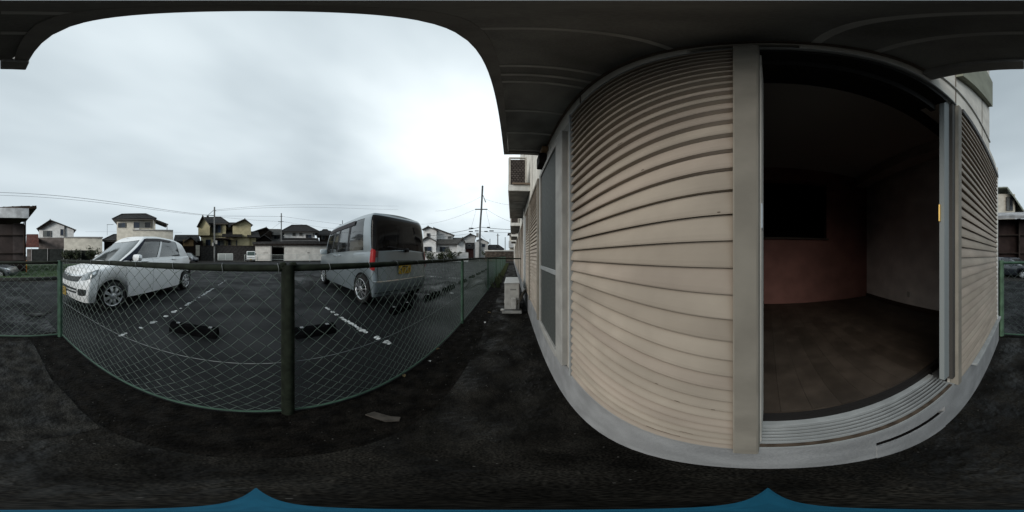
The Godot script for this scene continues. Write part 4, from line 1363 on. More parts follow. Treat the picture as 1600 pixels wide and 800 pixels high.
func gable(h: Node3D, l: Vector2, m: Vector2, r: Vector2, z0: float, z1: float, roof: Material, wall: Material, yb: float) -> void:
	var a := Acc.new()
	var o := 0.45
	roof_slab(a, Vector3(l.x, l.y, z0 - o), Vector3(l.x, l.y, z1), Vector3(m.x, m.y, z0 - o), Vector3(m.x, m.y, z1), 0.16)
	roof_slab(a, Vector3(r.x, r.y, z0 - o), Vector3(r.x, r.y, z1), Vector3(m.x, m.y, z0 - o), Vector3(m.x, m.y, z1), 0.16)
	a.tube([Vector3(m.x, m.y + 0.06, z0 - o), Vector3(m.x, m.y + 0.06, z1)], 0.13, 6)
	var rf := emit(a, "roof", roof, h)
	var i := minf(0.5, (r.x - l.x) * 0.08)
	var k0 := (m.y - l.y) / maxf(m.x - l.x, 0.01); var k1 := (m.y - r.y) / maxf(r.x - m.x, 0.01)
	a = Acc.new()
	a.prism([Vector2(l.x + i, yb), Vector2(r.x - i, yb), Vector2(r.x - i, r.y + k1 * i - 0.2), Vector2(m.x, m.y - 0.2), Vector2(l.x + i, l.y + k0 * i - 0.2)], z0, z1 - 0.4)
	emit(a, "gable_wall", wall, h)
	a = Acc.new()
	# barge boards along the gable edge
	for e in [l, r]:
		a.tube([Vector3(e.x, e.y - 0.08, z0 - o - 0.03), Vector3(m.x, m.y - 0.08, z0 - o - 0.03)], 0.075, 4)
	stuff(emit(a, "barge_board", mat("barge board", Color(0.10, 0.095, 0.09), 0.7), h))

func hip(h: Node3D, x0: float, x1: float, ye: float, r0: float, r1: float, yr: float, z0: float, z1: float, roof: Material) -> void:
	var a := Acc.new()
	var zm := (z0 + z1) / 2
	var A := Vector3(x0, ye, z0); var B := Vector3(x1, ye, z0); var C := Vector3(x1, ye, z1); var D := Vector3(x0, ye, z1)
	var P := Vector3(r0, yr, zm); var Q := Vector3(r1, yr, zm)
	roof_slab(a, A, B, P, Q, 0.15)
	roof_slab(a, C, D, Q, P, 0.15)
	roof_slab(a, D, A, P, P, 0.15)
	roof_slab(a, B, C, Q, Q, 0.15)
	for e in [[A, P], [B, Q], [C, Q], [D, P], [P, Q]]:
		a.tube([e[0] + Vector3(0, 0.08, 0), e[1] + Vector3(0, 0.08, 0)], 0.12, 6)
	emit(a, "roof", roof, h)
	a = Acc.new()
	a.box(Vector3(x0 + 0.1, ye - 0.22, z0 + 0.1), Vector3(x1 - 0.1, ye - 0.10, z1 - 0.1))
	emit(a, "soffit", mat("soffit", Color(0.2, 0.19, 0.18), 0.8), h)

func lean(h: Node3D, x0: float, x1: float, yf: float, yk: float, z0: float, z1: float, roof: Material) -> void:
	var a := Acc.new()
	roof_slab(a, Vector3(x0, yf, z0), Vector3(x1, yf, z0), Vector3(x0, yk, z1), Vector3(x1, yk, z1), 0.12)
	emit(a, "lean_roof", roof, h)

func slope(h: Node3D, called: String, p: Vector2, q: Vector2, z0: float, z1: float, roof: Material) -> void:
	var a := Acc.new()
	if p.y < q.y: roof_slab(a, Vector3(p.x, p.y, z0), Vector3(p.x, p.y, z1), Vector3(q.x, q.y, z0), Vector3(q.x, q.y, z1), 0.12)
	else: roof_slab(a, Vector3(q.x, q.y, z0), Vector3(q.x, q.y, z1), Vector3(p.x, p.y, z0), Vector3(p.x, p.y, z1), 0.12)
	emit(a, called, roof, h)

func houses() -> void:
	tol = 0.07
	branch = -1.57
	var h: Node3D
	var tile := mat("dark roof tile", Color(0.045, 0.043, 0.043), 0.6, 0.0, 0.45, 0.5)
	var tile2 := mat("grey roof tile", Color(0.14, 0.135, 0.125), 0.65, 0.0, 0.4, 0.5)
	var blueroof := mat("bluish roof tile", Color(0.06, 0.085, 0.115), 0.5, 0.0, 0.4, 0.5)
	var redroof := mat("red-brown roof", Color(0.16, 0.055, 0.04), 0.7, 0.0, 0.4, 0.5)
	var white := mat("white render", Color(0.78, 0.78, 0.77), 0.85, 0.0, 0.14, 0.3)
	var cream := mat("cream render", Color(0.68, 0.645, 0.56), 0.85, 0.0, 0.14, 0.3)
	var yellow := mat("yellow render", Color(0.54, 0.48, 0.30), 0.85, 0.0, 0.14, 0.3)
	var greywall := mat("grey render", Color(0.52, 0.52, 0.51), 0.85, 0.0, 0.14, 0.3)
	var pale := mat("pale siding", Color(0.64, 0.62, 0.58), 0.85, 0.0, 0.14, 0.25)
	var brownclad := mat("grey-brown cladding", Color(0.17, 0.145, 0.135), 0.85, 0.0, 0.35, 0.3)
	var dkwood := mat("dark timber", Color(0.045, 0.035, 0.03), 0.8, 0.0, 0.4, 0.5)
	var redwall := mat("dull red wall", Color(0.11, 0.05, 0.045), 0.8, 0.0, 0.3, 0.4)
	var tan2 := mat("tan shutter", Color(0.42, 0.29, 0.16), 0.8, 0.0, 0.3, 0.4)
	var gut := mat("grey metalwork", Color(0.22, 0.22, 0.215), 0.6, 0.2)
	var palepost := mat("pale post", Color(0.35, 0.36, 0.34), 0.7)
	var block := mat("dark blockwork", Color(0.055, 0.052, 0.05), 0.9, 0.0, 0.5, 0.6)
	var block2 := mat("brown blockwork", Color(0.11, 0.09, 0.075), 0.9, 0.0, 0.5, 0.6)
	var black := mat("dark interior", Color(0.010, 0.010, 0.010), 0.9)
	var net := mat("dark net", Color(0.03, 0.034, 0.032), 0.9, 0.0, 0.3, 0.6)
	var brownboard := mat("brown boards", Color(0.040, 0.028, 0.026), 0.7, 0.0, 0.35, 0.6)
	var brownpale := mat("faded boards", Color(0.075, 0.06, 0.058), 0.7, 0.0, 0.35, 0.6)
	var rusty := mat("rusty sheet", Color(0.07, 0.045, 0.032), 0.7, 0.0, 0.5, 0.6)
	var whitefascia := mat("white fascia", Color(0.68, 0.70, 0.72), 0.6, 0.0, 0.3, 0.6)
	var eavecol := mat("pale green-grey eave", Color(0.30, 0.33, 0.28), 0.7, 0.0, 0.2, 0.6)
	fr = facing(-160.20, 34.0, 0.0)
	h = thing("gable_house", fr.origin, "white gabled house with grey lower storey left of the white hatchback", "house")
	gable(h, Vector2(-4.14, 6.74), Vector2(-1.27, 8.61), Vector2(4.14, 6.47), 0, 9, tile, white, 4.87)
	bx(h, "wall", brownclad, Vector3(-3.74, 0.0, 0.0), Vector3(3.87, 4.87, 9))
	win(h, -2.8, -1.2, 5.01, 6.34, 0, 2)
	win(h, 0.8, 1.54, 5.27, 6.67, 0, 1)
	bx(h, "downpipe", gut, Vector3(1.58, 0.47, -0.1), Vector3(1.68, 7.28, 0.0))

	fr = facing(-168.75, 32.0, 0.0)
	h = thing("red_shed", fr.origin, "small grey shed with red roof beside the white gabled house", "shed")
	bx(h, "wall", brownclad, Vector3(-1.01, 0.0, 0), Vector3(1.38, 2.38, 4))
	lean(h, -1.19, 1.38, 2.76, 5.74, -0.3, 3.5, redroof)

	fr = facing(-150.97, 30.0, 0.0)
	h = thing("cream_annex", fr.origin, "low cream flat-roofed building behind garden shrubs", "building")
	bx(h, "wall", cream, Vector3(-3.42, 0.0, 0), Vector3(3.65, 4.42, 6))
	bx(h, "roof_edge", gut, Vector3(-3.53, 4.39, -0.15), Vector3(3.77, 4.56, 6))

	fr = facing(-129.60, 33.0, 0.0)
	h = thing("cream_house", fr.origin, "cream two-storey house with dark hipped roof and roofed balcony behind the white hatchback", "house")
	bx(h, "wall", cream, Vector3(-5.44, 0.0, 0), Vector3(2.46, 8.78, 9))
	hip(h, -6.22, 2.59, 8.52, -4.71, 0.55, 10.29, -0.9, 5.5, tile)
	win(h, -5.18, -3.63, 6.83, 7.87, 0, 2)
	win(h, -2.01, 1.56, 6.7, 8.0, 0, 3)
	bx(h, "wall", cream, Vector3(-2.07, 0.0, -1.4), Vector3(5.83, 6.05, 0))
	bx(h, "balcony_rail", gut, Vector3(-2.07, 5.99, -1.5), Vector3(5.83, 6.18, -1.3))
	slope(h, "porch_roof", Vector2(1.94, 8.45), Vector2(4.92, 7.35), -1.2, 2.2, tile)
	bx(h, "porch_post", gut, Vector3(4.6, 6.05, -1.2), Vector3(4.74, 7.48, -1.0))
	bx(h, "porch_post", gut, Vector3(1.94, 6.05, -1.2), Vector3(2.07, 8.13, -1.0))
	bx(h, "air_conditioner", white, Vector3(-1.68, 6.05, -0.5), Vector3(-0.84, 6.57, -0.05))
	hip(h, -8.68, -3.63, 4.3, -6.58, -4.76, 5.76, 0.3, 5, tile)
	bx(h, "wall", dkwood, Vector3(-8.29, 0.0, 0.7), Vector3(-5.31, 4.37, 6))

	fr = facing(-114.30, 37.0, 0.0)
	h = thing("dark_house", fr.origin, "low dark house with a pale doorway between the white hatchback and the yellow house", "house")
	bx(h, "wall", dkwood, Vector3(-2.62, 0.0, 0), Vector3(3.63, 4.49, 8))
	lean(h, -3.05, 3.05, 4.34, 6.44, -0.6, 5, tile)
	gable(h, Vector2(-0.73, 4.05), Vector2(0.87, 5.29), Vector2(2.32, 4.05), -1.0, 3, tile, dkwood, 0.0)
	bx(h, "shutter", tan2, Vector3(-0.87, 3.18, -1.08), Vector3(1.45, 4.63, -1.0))
	bx(h, "doorway", cream, Vector3(1.96, 1.0, -1.1), Vector3(2.83, 3.4, -1.0))

	fr = facing(-100.58, 38.0, 0.0)
	h = thing("yellow_house", fr.origin, "yellow two-storey house with several dark gabled roofs behind the utility pole", "house")
	bx(h, "wall", yellow, Vector3(-5.89, 0.0, 0), Vector3(0.0, 8.61, 8))
	bx(h, "wall", yellow, Vector3(0.0, 0.0, 0.3), Vector3(5.22, 5.78, 8))
	bx(h, "wall", yellow, Vector3(-1.19, 0.0, 1.6), Vector3(2.84, 8.16, 8))
	gable(h, Vector2(-6.64, 7.79), Vector2(-5.3, 10.4), Vector2(-3.43, 7.79), -0.8, 7, tile, yellow, 5.78)
	hip(h, -5.52, 0.6, 8.67, -5.59, -1.26, 10.69, -0.75, 5, tile)
	lean(h, -1.49, 2.84, 8.16, 9.95, 0.9, 5, tile)
	gable(h, Vector2(1.19, 8.31), Vector2(4.37, 9.73), Vector2(6.27, 8.28), -0.2, 7, tile, yellow, 5.48)
	bx(h, "wall", yellow, Vector3(2.69, 0.0, 0.0), Vector3(5.52, 8.16, 7))
	lean(h, -0.9, 3.73, 5.4, 7.34, -1.0, 1.4, tile)
	lean(h, 4.92, 7.91, 5.33, 7.03, -1.0, 1.4, tile)
	bx(h, "wall", yellow, Vector3(5.22, 0.0, 0.2), Vector3(7.16, 5.48, 5))
	bx(h, "eave_band", dkwood, Vector3(-6.12, 5.63, -0.15), Vector3(5.97, 5.78, 0.0))
	bx(h, "porch_roof", dkwood, Vector3(-2.98, 4.81, -1.6), Vector3(0.6, 5.1, 0))
	win(h, -5.82, -5.07, 6.07, 7.72, 0, 1)
	win(h, -4.95, -4.03, 6.52, 8.69, -0.25, 2)
	win(h, -3.28, -1.12, 6.45, 8.31, -0.05, 3)
	win(h, 1.79, 2.31, 7.04, 7.94, 0.0, 1)
	win(h, 3.88, 4.33, 8.39, 9.13, -0.02, 1)
	win(h, 4.63, 5.37, 6.82, 7.86, -0.02, 1)
	win(h, -4.78, -3.58, 3.39, 4.88, 0, 2)
	win(h, -3.06, -0.45, 3.39, 4.66, -0.02, 3)
	win(h, 0.45, 1.19, 3.46, 4.88, 0.25, 1)
	win(h, 2.31, 2.84, 3.39, 4.73, 0.25, 1)
	win(h, 4.78, 5.37, 3.61, 4.66, 0.25, 1)

	fr = facing(-87.98, 42.0, 0.0)
	h = thing("timber_house", fr.origin, "brown timber house with a bluish gable roof right of the yellow house", "house")
	gable(h, Vector2(-2.64, 7.19), Vector2(1.15, 8.42), Vector2(2.97, 7.1), 0, 8, blueroof, dkwood, 0.0)
	gable(h, Vector2(-1.48, 4.96), Vector2(0.66, 6.28), Vector2(2.47, 4.96), -1.5, 2, tile, dkwood, 0.0)
	bx(h, "wall", greywall, Vector3(2.47, 0.0, 2), Vector3(6.27, 6.61, 9))
	lean(h, 1.48, 5.77, 6.61, 9.01, 1.4, 6, tile2)
	win(h, 3.3, 4.78, 5.62, 6.44, 2, 2)

	fr = facing(-74.48, 42.0, 0.0)
	h = thing("hipped_house", fr.origin, "white house with a wide dark hipped roof left of the silver wagon", "house")
	bx(h, "wall", white, Vector3(-4.12, 0.0, 0), Vector3(3.79, 7.43, 9))
	hip(h, -4.95, 4.78, 7.27, -2.26, 1.74, 9.44, -0.9, 5.5, tile)
	win(h, -1.98, -1.15, 6.2, 7.19, 0, 1)
	win(h, -0.25, 0.58, 6.2, 7.1, 0, 1)
	win(h, 1.4, 2.97, 5.62, 6.61, 0, 2)
	win(h, 3.3, 3.55, 5.95, 6.94, 0, 1)
	lean(h, -5.44, 4.62, 4.46, 5.57, -3, -0.4, tile)
	bx(h, "wall", greywall, Vector3(-4.78, 0.0, -2.4), Vector3(3.96, 4.79, 0))

	fr = facing(-66.15, 44.0, 0.0)
	h = thing("small_house", fr.origin, "small dark house with a tiered hipped roof half hidden by the silver wagon", "house")
	bx(h, "wall", dkwood, Vector3(-1.21, 0.0, 0), Vector3(2.59, 7.05, 6))
	hip(h, -2.07, 3.11, 6.7, -1.09, 1.82, 8.11, -0.6, 5.5, tile)
	hip(h, -1.04, 1.73, 7.57, -0.19, 0.93, 8.7, 1.5, 5, tile)
	win(h, -0.69, 0.35, 5.49, 6.53, 0, 2)

	fr = facing(-77.62, 33.0, 0.0)
	h = thing("garage_row", fr.origin, "long low pale garage building with one dark open bay behind the far fence", "building")
	bx(h, "wall", pale, Vector3(-7.39, 0.0, 0), Vector3(-4.02, 3.2, 5))
	bx(h, "wall", pale, Vector3(-1.43, 0.0, 0), Vector3(9.72, 3.2, 5))
	bx(h, "wall", pale, Vector3(-4.02, 3.2, 0), Vector3(-1.43, 2.81, 5))
	bx(h, "garage_bay", black, Vector3(-4.02, 0.0, 2.2), Vector3(-1.43, 2.68, 2.4))
	bx(h, "roof", tile, Vector3(-7.91, 3.44, -0.5), Vector3(9.98, 3.92, 5))
	bx(h, "fascia", dkwood, Vector3(-7.78, 3.13, -0.35), Vector3(9.85, 3.44, 0))
	bx(h, "pillar", gut, Vector3(-4.22, 0.0, -0.1), Vector3(-3.97, 3.14, 0.1))
	bx(h, "vent", black, Vector3(-5.7, 1.6, -0.05), Vector3(-4.79, 1.67, 0))
	bx(h, "vent", black, Vector3(3.24, 1.61, -0.05), Vector3(3.76, 1.7, 0))

	fr = facing(-101.25, 35.0, 0.0)
	h = thing("block_wall", fr.origin, "dark concrete block wall in front of the yellow house", "wall")
	bx(h, "wall_face", block, Vector3(-5.09, 0.0, 0), Vector3(6.87, 3.13, 0.25))
	bx(h, "coping", dkwood, Vector3(-5.15, 3.13, -0.05), Vector3(6.94, 3.25, 0.3))

	fr = facing(-163.12, 27.0, 0.0)
	h = thing("dark_screen", fr.origin, "dark net screen fence behind the lawn", "fence")
	bx(h, "net", net, Vector3(-2.76, 0.0, 0), Vector3(2.65, 2.17, 0.08))
	bx(h, "post", gut, Vector3(-2.76, 0.0, -0.05), Vector3(-2.67, 2.27, 0.1))
	bx(h, "post", gut, Vector3(-0.11, 0.0, -0.05), Vector3(-0.02, 2.27, 0.1))
	bx(h, "post", gut, Vector3(2.57, 0.0, -0.05), Vector3(2.65, 2.27, 0.1))

	fr = facing(-151.88, 27.0, 0.0)
	h = thing("garden_fence", fr.origin, "dark wire garden fence below the shrubs", "fence")
	bx(h, "net", net, Vector3(-2.65, 0.0, 0), Vector3(2.65, 1.95, 0.06))
	bx(h, "post", gut, Vector3(-1.06, 0.0, -0.05), Vector3(-0.95, 2.01, 0.08))
	bx(h, "post", palepost, Vector3(0.05, 0.0, -0.05), Vector3(0.21, 2.06, 0.08))

	branch = -0.4
	fr = facing(-24.75, 38.0, 0.0)
	h = thing("white_house", fr.origin, "white house with stepped grey gables just right of the silver wagon", "house")
	gable(h, Vector2(-4.55, 7.27), Vector2(-3.13, 7.98), Vector2(-0.9, 6.97), 0, 8, tile2, white, 0.0)
	gable(h, Vector2(-2.69, 6.67), Vector2(-1.87, 7.86), Vector2(3.13, 6.0), 1.2, 9, tile2, white, 0.0)
	gable(h, Vector2(-4.92, 4.28), Vector2(-3.13, 5.33), Vector2(-0.9, 4.13), -2.0, 1, tile2, white, 0.0)
	bx(h, "wall", white, Vector3(-1.19, 0.0, -1.2), Vector3(4.48, 3.84, 5))
	lean(h, -1.42, 4.92, 3.69, 5.53, -2.0, 2.5, tile2)
	gable(h, Vector2(3.28, 3.54), Vector2(4.63, 5.03), Vector2(5.37, 3.69), -2.1, 2, tile2, white, 0.0)
	win(h, -3.51, -2.69, 5.4, 6.37, 0, 1)
	win(h, -3.88, -2.24, 2.04, 3.09, -2.0, 2)
	win(h, -0.45, 1.64, 1.9, 3.09, -1.2, 3)
	win(h, 1.49, 2.39, 5.18, 5.78, 1.2, 1)

	fr = facing(-14.85, 46.0, 0.0)
	h = thing("grey_house", fr.origin, "pale grey gabled house left of the tall utility pole", "house")
	gable(h, Vector2(-2.35, 5.88), Vector2(0.18, 7.32), Vector2(1.9, 6.6), 0, 8, tile, greywall, 0.0)
	lean(h, -1.45, 1.26, 2.99, 4.99, -1.4, 0.2, tile)
	bx(h, "wall", redwall, Vector3(-1.08, 0.0, -0.9), Vector3(1.08, 2.99, 0))
	win(h, -0.54, 0.36, 3.53, 4.25, -0.9, 1)

	fr = facing(-22.95, 27.0, 0.0)
	h = thing("white_boundary_wall", fr.origin, "low white boundary wall along the far edge of the car park", "wall")
	bx(h, "wall_face", white, Vector3(-3.6, 0.0, 0), Vector3(3.6, 1.53, 0.2))
	bx(h, "coping", greywall, Vector3(-3.6, 1.53, -0.04), Vector3(3.6, 1.61, 0.24))

	fr = facing(-9.00, 60.0, 0.0)
	h = thing("far_house", fr.origin, "far grey house right behind the tall utility pole", "house")
	gable(h, Vector2(-3.77, 6.65), Vector2(-1.88, 7.48), Vector2(0.94, 5.95), 0, 8, tile2, greywall, 0.0)
	bx(h, "wall", greywall, Vector3(-5.18, 0.0, -1), Vector3(-2.36, 6.18, 4))
	win(h, -1.65, -0.47, 4.3, 5.48, 0, 1)

	fr = facing(-6.30, 65.0, 0.0)
	h = thing("far_hipped_house", fr.origin, "far dark-roofed house in the gap beside the apartment wall", "house")
	bx(h, "wall", cream, Vector3(-3.06, 0.0, 0), Vector3(3.57, 3.81, 8))
	hip(h, -3.83, 4.08, 3.68, -2.12, 1.85, 5.5, -0.8, 5.5, tile)

	fr = facing(-4.05, 30.0, 0.0)
	h = thing("capped_wall", fr.origin, "low brown block wall with pale coping at the end of the passage", "wall")
	bx(h, "wall_face", block2, Vector3(-2.83, 0.0, 0), Vector3(2.83, 1.88, 0.3))
	bx(h, "coping", pale, Vector3(-2.95, 1.88, -0.08), Vector3(2.95, 2.08, 0.38))

	fr = facing(0.45, 48.0, 0.0)
	h = thing("far_balcony_house", fr.origin, "far house with a grey balcony beside the last apartment balconies", "house")
	bx(h, "wall", cream, Vector3(-1.13, 0.0, 0), Vector3(2.45, 7.41, 8))
	lean(h, -1.7, 2.45, 7.03, 8.35, -0.9, 4, tile)
	bx(h, "balcony", greywall, Vector3(-1.32, 3.45, -1.3), Vector3(2.45, 5.34, 0))
	win(h, -0.57, 0.75, 5.52, 6.65, 0, 1)

	branch = -2.6
	fr = facing(-180.00, 9.5, 0.0)
	h = thing("brown_shed", fr.origin, "dark brown boarded shed with a white fascia and jutting roof at the left edge", "shed")
	bx(h, "wall", brownboard, Vector3(-2.24, 0.0, 0), Vector3(1.49, 2.87, 5))
	bx(h, "wall_panel", brownpale, Vector3(0.75, 0.74, -0.03), Vector3(1.42, 2.94, 0))
	slope(h, "roof", Vector2(-2.24, 3.46), Vector2(1.6, 3.74), -0.9, 5.5, rusty)
	bx(h, "fascia", whitefascia, Vector3(-2.24, 3.05, -0.95), Vector3(1.53, 3.61, -0.87))
	slope(h, "roof_overhang", Vector2(1.53, 3.72), Vector2(1.96, 3.78), -0.9, 2.8, rusty)
	bx(h, "batten", dkwood, Vector3(-2.24, 2.2, -0.1), Vector3(1.53, 2.25, 0))
	bx(h, "batten", dkwood, Vector3(-2.24, 1.15, -0.1), Vector3(1.53, 1.19, 0))
	bx(h, "corner_post", dkwood, Vector3(1.44, 0.0, -0.12), Vector3(1.51, 3.24, 0))
	bx(h, "downpipe", rusty, Vector3(1.36, 1.0, -0.2), Vector3(1.4, 3.05, -0.1))

	branch = 2.7
	fr = facing(180.00, 9.5, 0.0)
	h = thing("brown_shed", fr.origin, "dark brown boarded shed under a pale sheet roof at the right edge", "shed")
	bx(h, "wall", brownboard, Vector3(-2.24, 0.0, 0), Vector3(2.98, 3.2, 5))
	lean(h, -2.42, 2.98, 3.2, 4.66, -0.6, 4, whitefascia)
	bx(h, "batten", dkwood, Vector3(-2.24, 2.2, -0.1), Vector3(2.98, 2.25, 0))
	bx(h, "batten", dkwood, Vector3(-2.24, 1.15, -0.1), Vector3(2.98, 1.19, 0))
	bx(h, "corner_post", dkwood, Vector3(-0.3, 0.0, -0.12), Vector3(-0.22, 3.2, 0))

	fr = facing(173.25, 20.0, 0.0)
	h = thing("cream_corner_house", fr.origin, "cream house with a pale sloping eave behind the brown shed at the right edge", "house")
	bx(h, "wall", cream, Vector3(-2.75, 0.0, 0), Vector3(1.26, 9.01, 6))
	slope(h, "roof", Vector2(-3.14, 9.8), Vector2(0.31, 9.88), -0.3, 6, eavecol)
	slope(h, "roof_slope", Vector2(0.31, 9.88), Vector2(2.36, 6.65), -0.3, 6, eavecol)
	win(h, 0.24, 1.02, 6.73, 8.62, 0, 2)

	fr = Transform3D()
	branch = -1.57
	# the low pale rail fence before the garages
	var rf := thing("rail_fence", pol(-82, 29.0), "low pale rail fence along the far side of the car park", "fence")
	fr = facing(-82.0, 29.0, 0.0)
	var rm := mat("pale green rail", Color(0.6, 0.65, 0.62), 0.6, 0.0, 0.3, 1.0)
	for k in 8: bx(rf, "post", rm, Vector3(-6.2 + k * 2.35, 0.0, -0.04), Vector3(-6.12 + k * 2.35, 1.25, 0.04))
	for y in [0.35, 1.2]: bx(rf, "rail", rm, Vector3(-6.2, y, -0.02), Vector3(10.4, y + 0.05, 0.02))
	var pk := Acc.new()
	for k in 104: pk.box(Vector3(-6.15 + k * 0.16, 0.38, -0.008), Vector3(-6.135 + k * 0.16, 1.2, 0.008))
	stuff(emit(pk, "picket", rm, rf))
	var wg := thing("white_gate", pol(-100, 28.6), "white panel gate by the utility pole", "gate")
	fr = facing(-100.3, 28.6)
	bx(wg, "frame", mat("white gate paint", Color(0.55, 0.58, 0.56), 0.6), Vector3(-1.6, 0.25, 0), Vector3(1.1, 1.45, 0.05))
	bx(wg, "opening", mat("gate panel", Color(0.30, 0.33, 0.32), 0.6), Vector3(-1.45, 0.35, -0.02), Vector3(-0.3, 1.35, 0.0))
	bx(wg, "opening", mat("gate panel", Color.WHITE), Vector3(-0.15, 0.35, -0.02), Vector3(0.95, 1.35, 0.0))
	fr = Transform3D()
	tol = 0.06
	branch = 0.0

# ------------------------------------------------------------------ small things
func pole(called: String, az: float, d: float, top: float, r: float, label: String, col: Material) -> Node3D:
	var t := thing(called, pol(az, d), label, "utility pole")
	var a := Acc.new()
	var b := pol(az, d)
	var pts := []
	for k in 6: pts.append(b + Vector3(0, top * k / 5.0, 0))
	a.tube(pts, r, 10)
	emit(a, "shaft", col, t)
	return t

func wire(p: Vector3, q: Vector3, sag: float, r: float, label: String, m: Material) -> void:
	var a := Acc.new()
	var pts := []
	for k in 25:
		var t := k / 24.0
		pts.append(p.lerp(q, t) - Vector3(0, sag * 4 * t * (1 - t), 0))
	a.tube(pts, r, 4)
	tag(emit(a, "overhead_wire", m), label, "cable", "overhead wires above the houses")

func small_things() -> void:
	var conc := mat("pole concrete", Color(0.24, 0.245, 0.24), 0.8, 0.0, 0.3, 0.5)
	var dconc := mat("dark pole concrete", Color(0.14, 0.145, 0.145), 0.8, 0.0, 0.3, 0.5)
	var steel := mat("grey metalwork", Color.WHITE)
	var wm := mat("black cable", Color(0.03, 0.032, 0.034), 0.6)
	var pw := mat("thin cable", Color(0.16, 0.165, 0.17), 0.6)
	branch = -1.0
	tol = 0.08
	# pole in front of the yellow house
	var d := 29.0
	var t := pole("utility_pole", -104.6, d, 10.0, 0.14, "grey utility pole in front of the yellow house", conc)
	fr = facing(-104.6, d)
	bx(t, "meter_box", steel, Vector3(-0.45, 2.75, -0.25), Vector3(-0.15, 3.35, -0.05), 0.02)
	bx(t, "meter_box", steel, Vector3(0.15, 3.1, -0.25), Vector3(0.5, 3.75, -0.05), 0.02)
	var a := Acc.new()
	a.tube([Vector3(-1.25, 8.35, 0), Vector3(-0.1, 9.4, 0)], 0.04, 6)
	a.tube([Vector3(-1.25, 8.35, 0), Vector3(0, 8.35, 0)], 0.04, 6)
	emit(a, "bracket", wm, t)
	a = Acc.new()
	a.lathe([[0.001, 0.0], [0.16, 0.0], [0.18, 0.1], [0.18, 0.5], [0.10, 0.55], [0.001, 0.55]], Vector3(0.42, 9.15, 0), Vector3.UP, 12)
	a.box(Vector3(0.0, 9.3, -0.03), Vector3(0.3, 9.36, 0.03))
	emit(a, "transformer", steel, t)
	bx(t, "insulator_box", wm, Vector3(-1.4, 8.1, -0.1), Vector3(-1.0, 8.35, 0.1), 0.02)
	fr = Transform3D()
	# thinner pole near the hipped house
	t = pole("utility_pole", -81.1, 38.0, 11.2, 0.13, "thin utility pole between the timber house and the white hipped house", conc)
	fr = facing(-81.1, 38.0)
	bx(t, "crossarm", wm, Vector3(-0.75, 9.1, -0.05), Vector3(0.55, 9.2, 0.05))
	bx(t, "crossarm", wm, Vector3(-0.35, 10.4, -0.05), Vector3(0.35, 10.48, 0.05))
	fr = Transform3D()
	# pole behind the wagon
	t = pole("utility_pole", -59.6, 46.0, 11.2, 0.10, "slim pole showing over the roof of the silver wagon", dconc)
	fr = facing(-59.6, 46.0)
	bx(t, "crossarm", wm, Vector3(-0.9, 9.9, -0.05), Vector3(0.9, 10.0, 0.05))
	fr = Transform3D()
	# the tall pole to the right
	branch = 0.0
	t = thing("utility_pole", pol(-11.4, 27.0), "tall leaning utility pole with crossarms right of the white house", "utility pole")
	a = Acc.new()
	a.tube([pol(-11.45, 27.0), pol(-11.2, 27.0, 6.0), pol(-10.75, 27.0, 9.0), pol(-10.35, 27.0, 13.4)], 0.15, 10)
	emit(a, "shaft", dconc, t)
	fr = facing(-10.75, 26.9)
	bx(t, "crossarm", wm, Vector3(-1.05, 8.85, -0.06), Vector3(1.0, 9.0, 0.06))
	a = Acc.new()
	a.tube([Vector3(0.25, 11.5, 0), Vector3(0.75, 10.2, 0)], 0.05, 6)
	a.tube([Vector3(0.45, 11.0, 0), Vector3(0.62, 10.2, 0)], 0.035, 6)
	emit(a, "bracket", wm, t)
	for q in [[-2.1, 5.55, 0.8], [-1.1, 5.1, 0.65], [0.45, 5.0, 0.6], [1.3, 5.1, 0.75], [-2.1, 5.0, 0.7], [0.9, 5.7, 0.5]]:
		bx(t, "cable_closure", wm, Vector3(q[0], q[1], -0.12), Vector3(q[0] + q[2], q[1] + 0.16, 0.12), 0.05)
	bx(t, "switch_box", steel, Vector3(-0.85, 4.1, -0.2), Vector3(-0.45, 4.8, 0.1), 0.02)
	for k in 4:
		a = Acc.new()
		a.lathe([[0.001, 0], [0.06, 0.0], [0.04, 0.1], [0.06, 0.18], [0.001, 0.2]], Vector3(-0.95 + k * 0.6, 9.0, 0), Vector3.UP, 8)
		emit(a, "insulator", steel, t)
	fr = Transform3D()
	t = pole("utility_pole", -5.0, 55.0, 8.6, 0.17, "far pole with a small transformer in the gap by the apartment", dconc)
	fr = facing(-5.0, 55.0)
	bx(t, "transformer", wm, Vector3(-0.5, 3.7, -0.2), Vector3(0.3, 4.6, 0.2), 0.05)
	bx(t, "crossarm", wm, Vector3(-0.5, 7.9, -0.05), Vector3(0.6, 8.0, 0.05))
	fr = Transform3D()
	t = pole("utility_pole", -7.75, 70.0, 8.4, 0.13, "faint far pole above the low brown wall", conc)
	t = pole("utility_pole", -2.4, 62.0, 8.2, 0.13, "faint far pole close beside the apartment wall", conc)
	t = pole("utility_pole", -152.6, 45.0, 6.2, 0.10, "faint short pole right of the white gabled house", conc)
	fr = facing(-152.6, 45.0)
	bx(t, "crossarm", steel, Vector3(-0.25, 4.6, -0.04), Vector3(0.6, 4.68, 0.04))
	fr = Transform3D()
	# wires
	tol = 0.15
	branch = -1.8
	wire(pol(-192, 20.0, 9.3), pol(-104.8, 29.0, 8.4), 1.75, 0.022, "upper of two black wires running left from the pole at the yellow house", wm)
	wire(pol(-192, 20.0, 8.9), pol(-104.8, 29.0, 8.3), 1.75, 0.016, "lower of two black wires running left from the pole at the yellow house", wm)
	branch = -1.0
	wire(pol(-104.4, 29, 8.25), pol(-81.1, 38, 10.4), 0.15, 0.022, "black wire from the pole at the yellow house to the thin pole", wm)
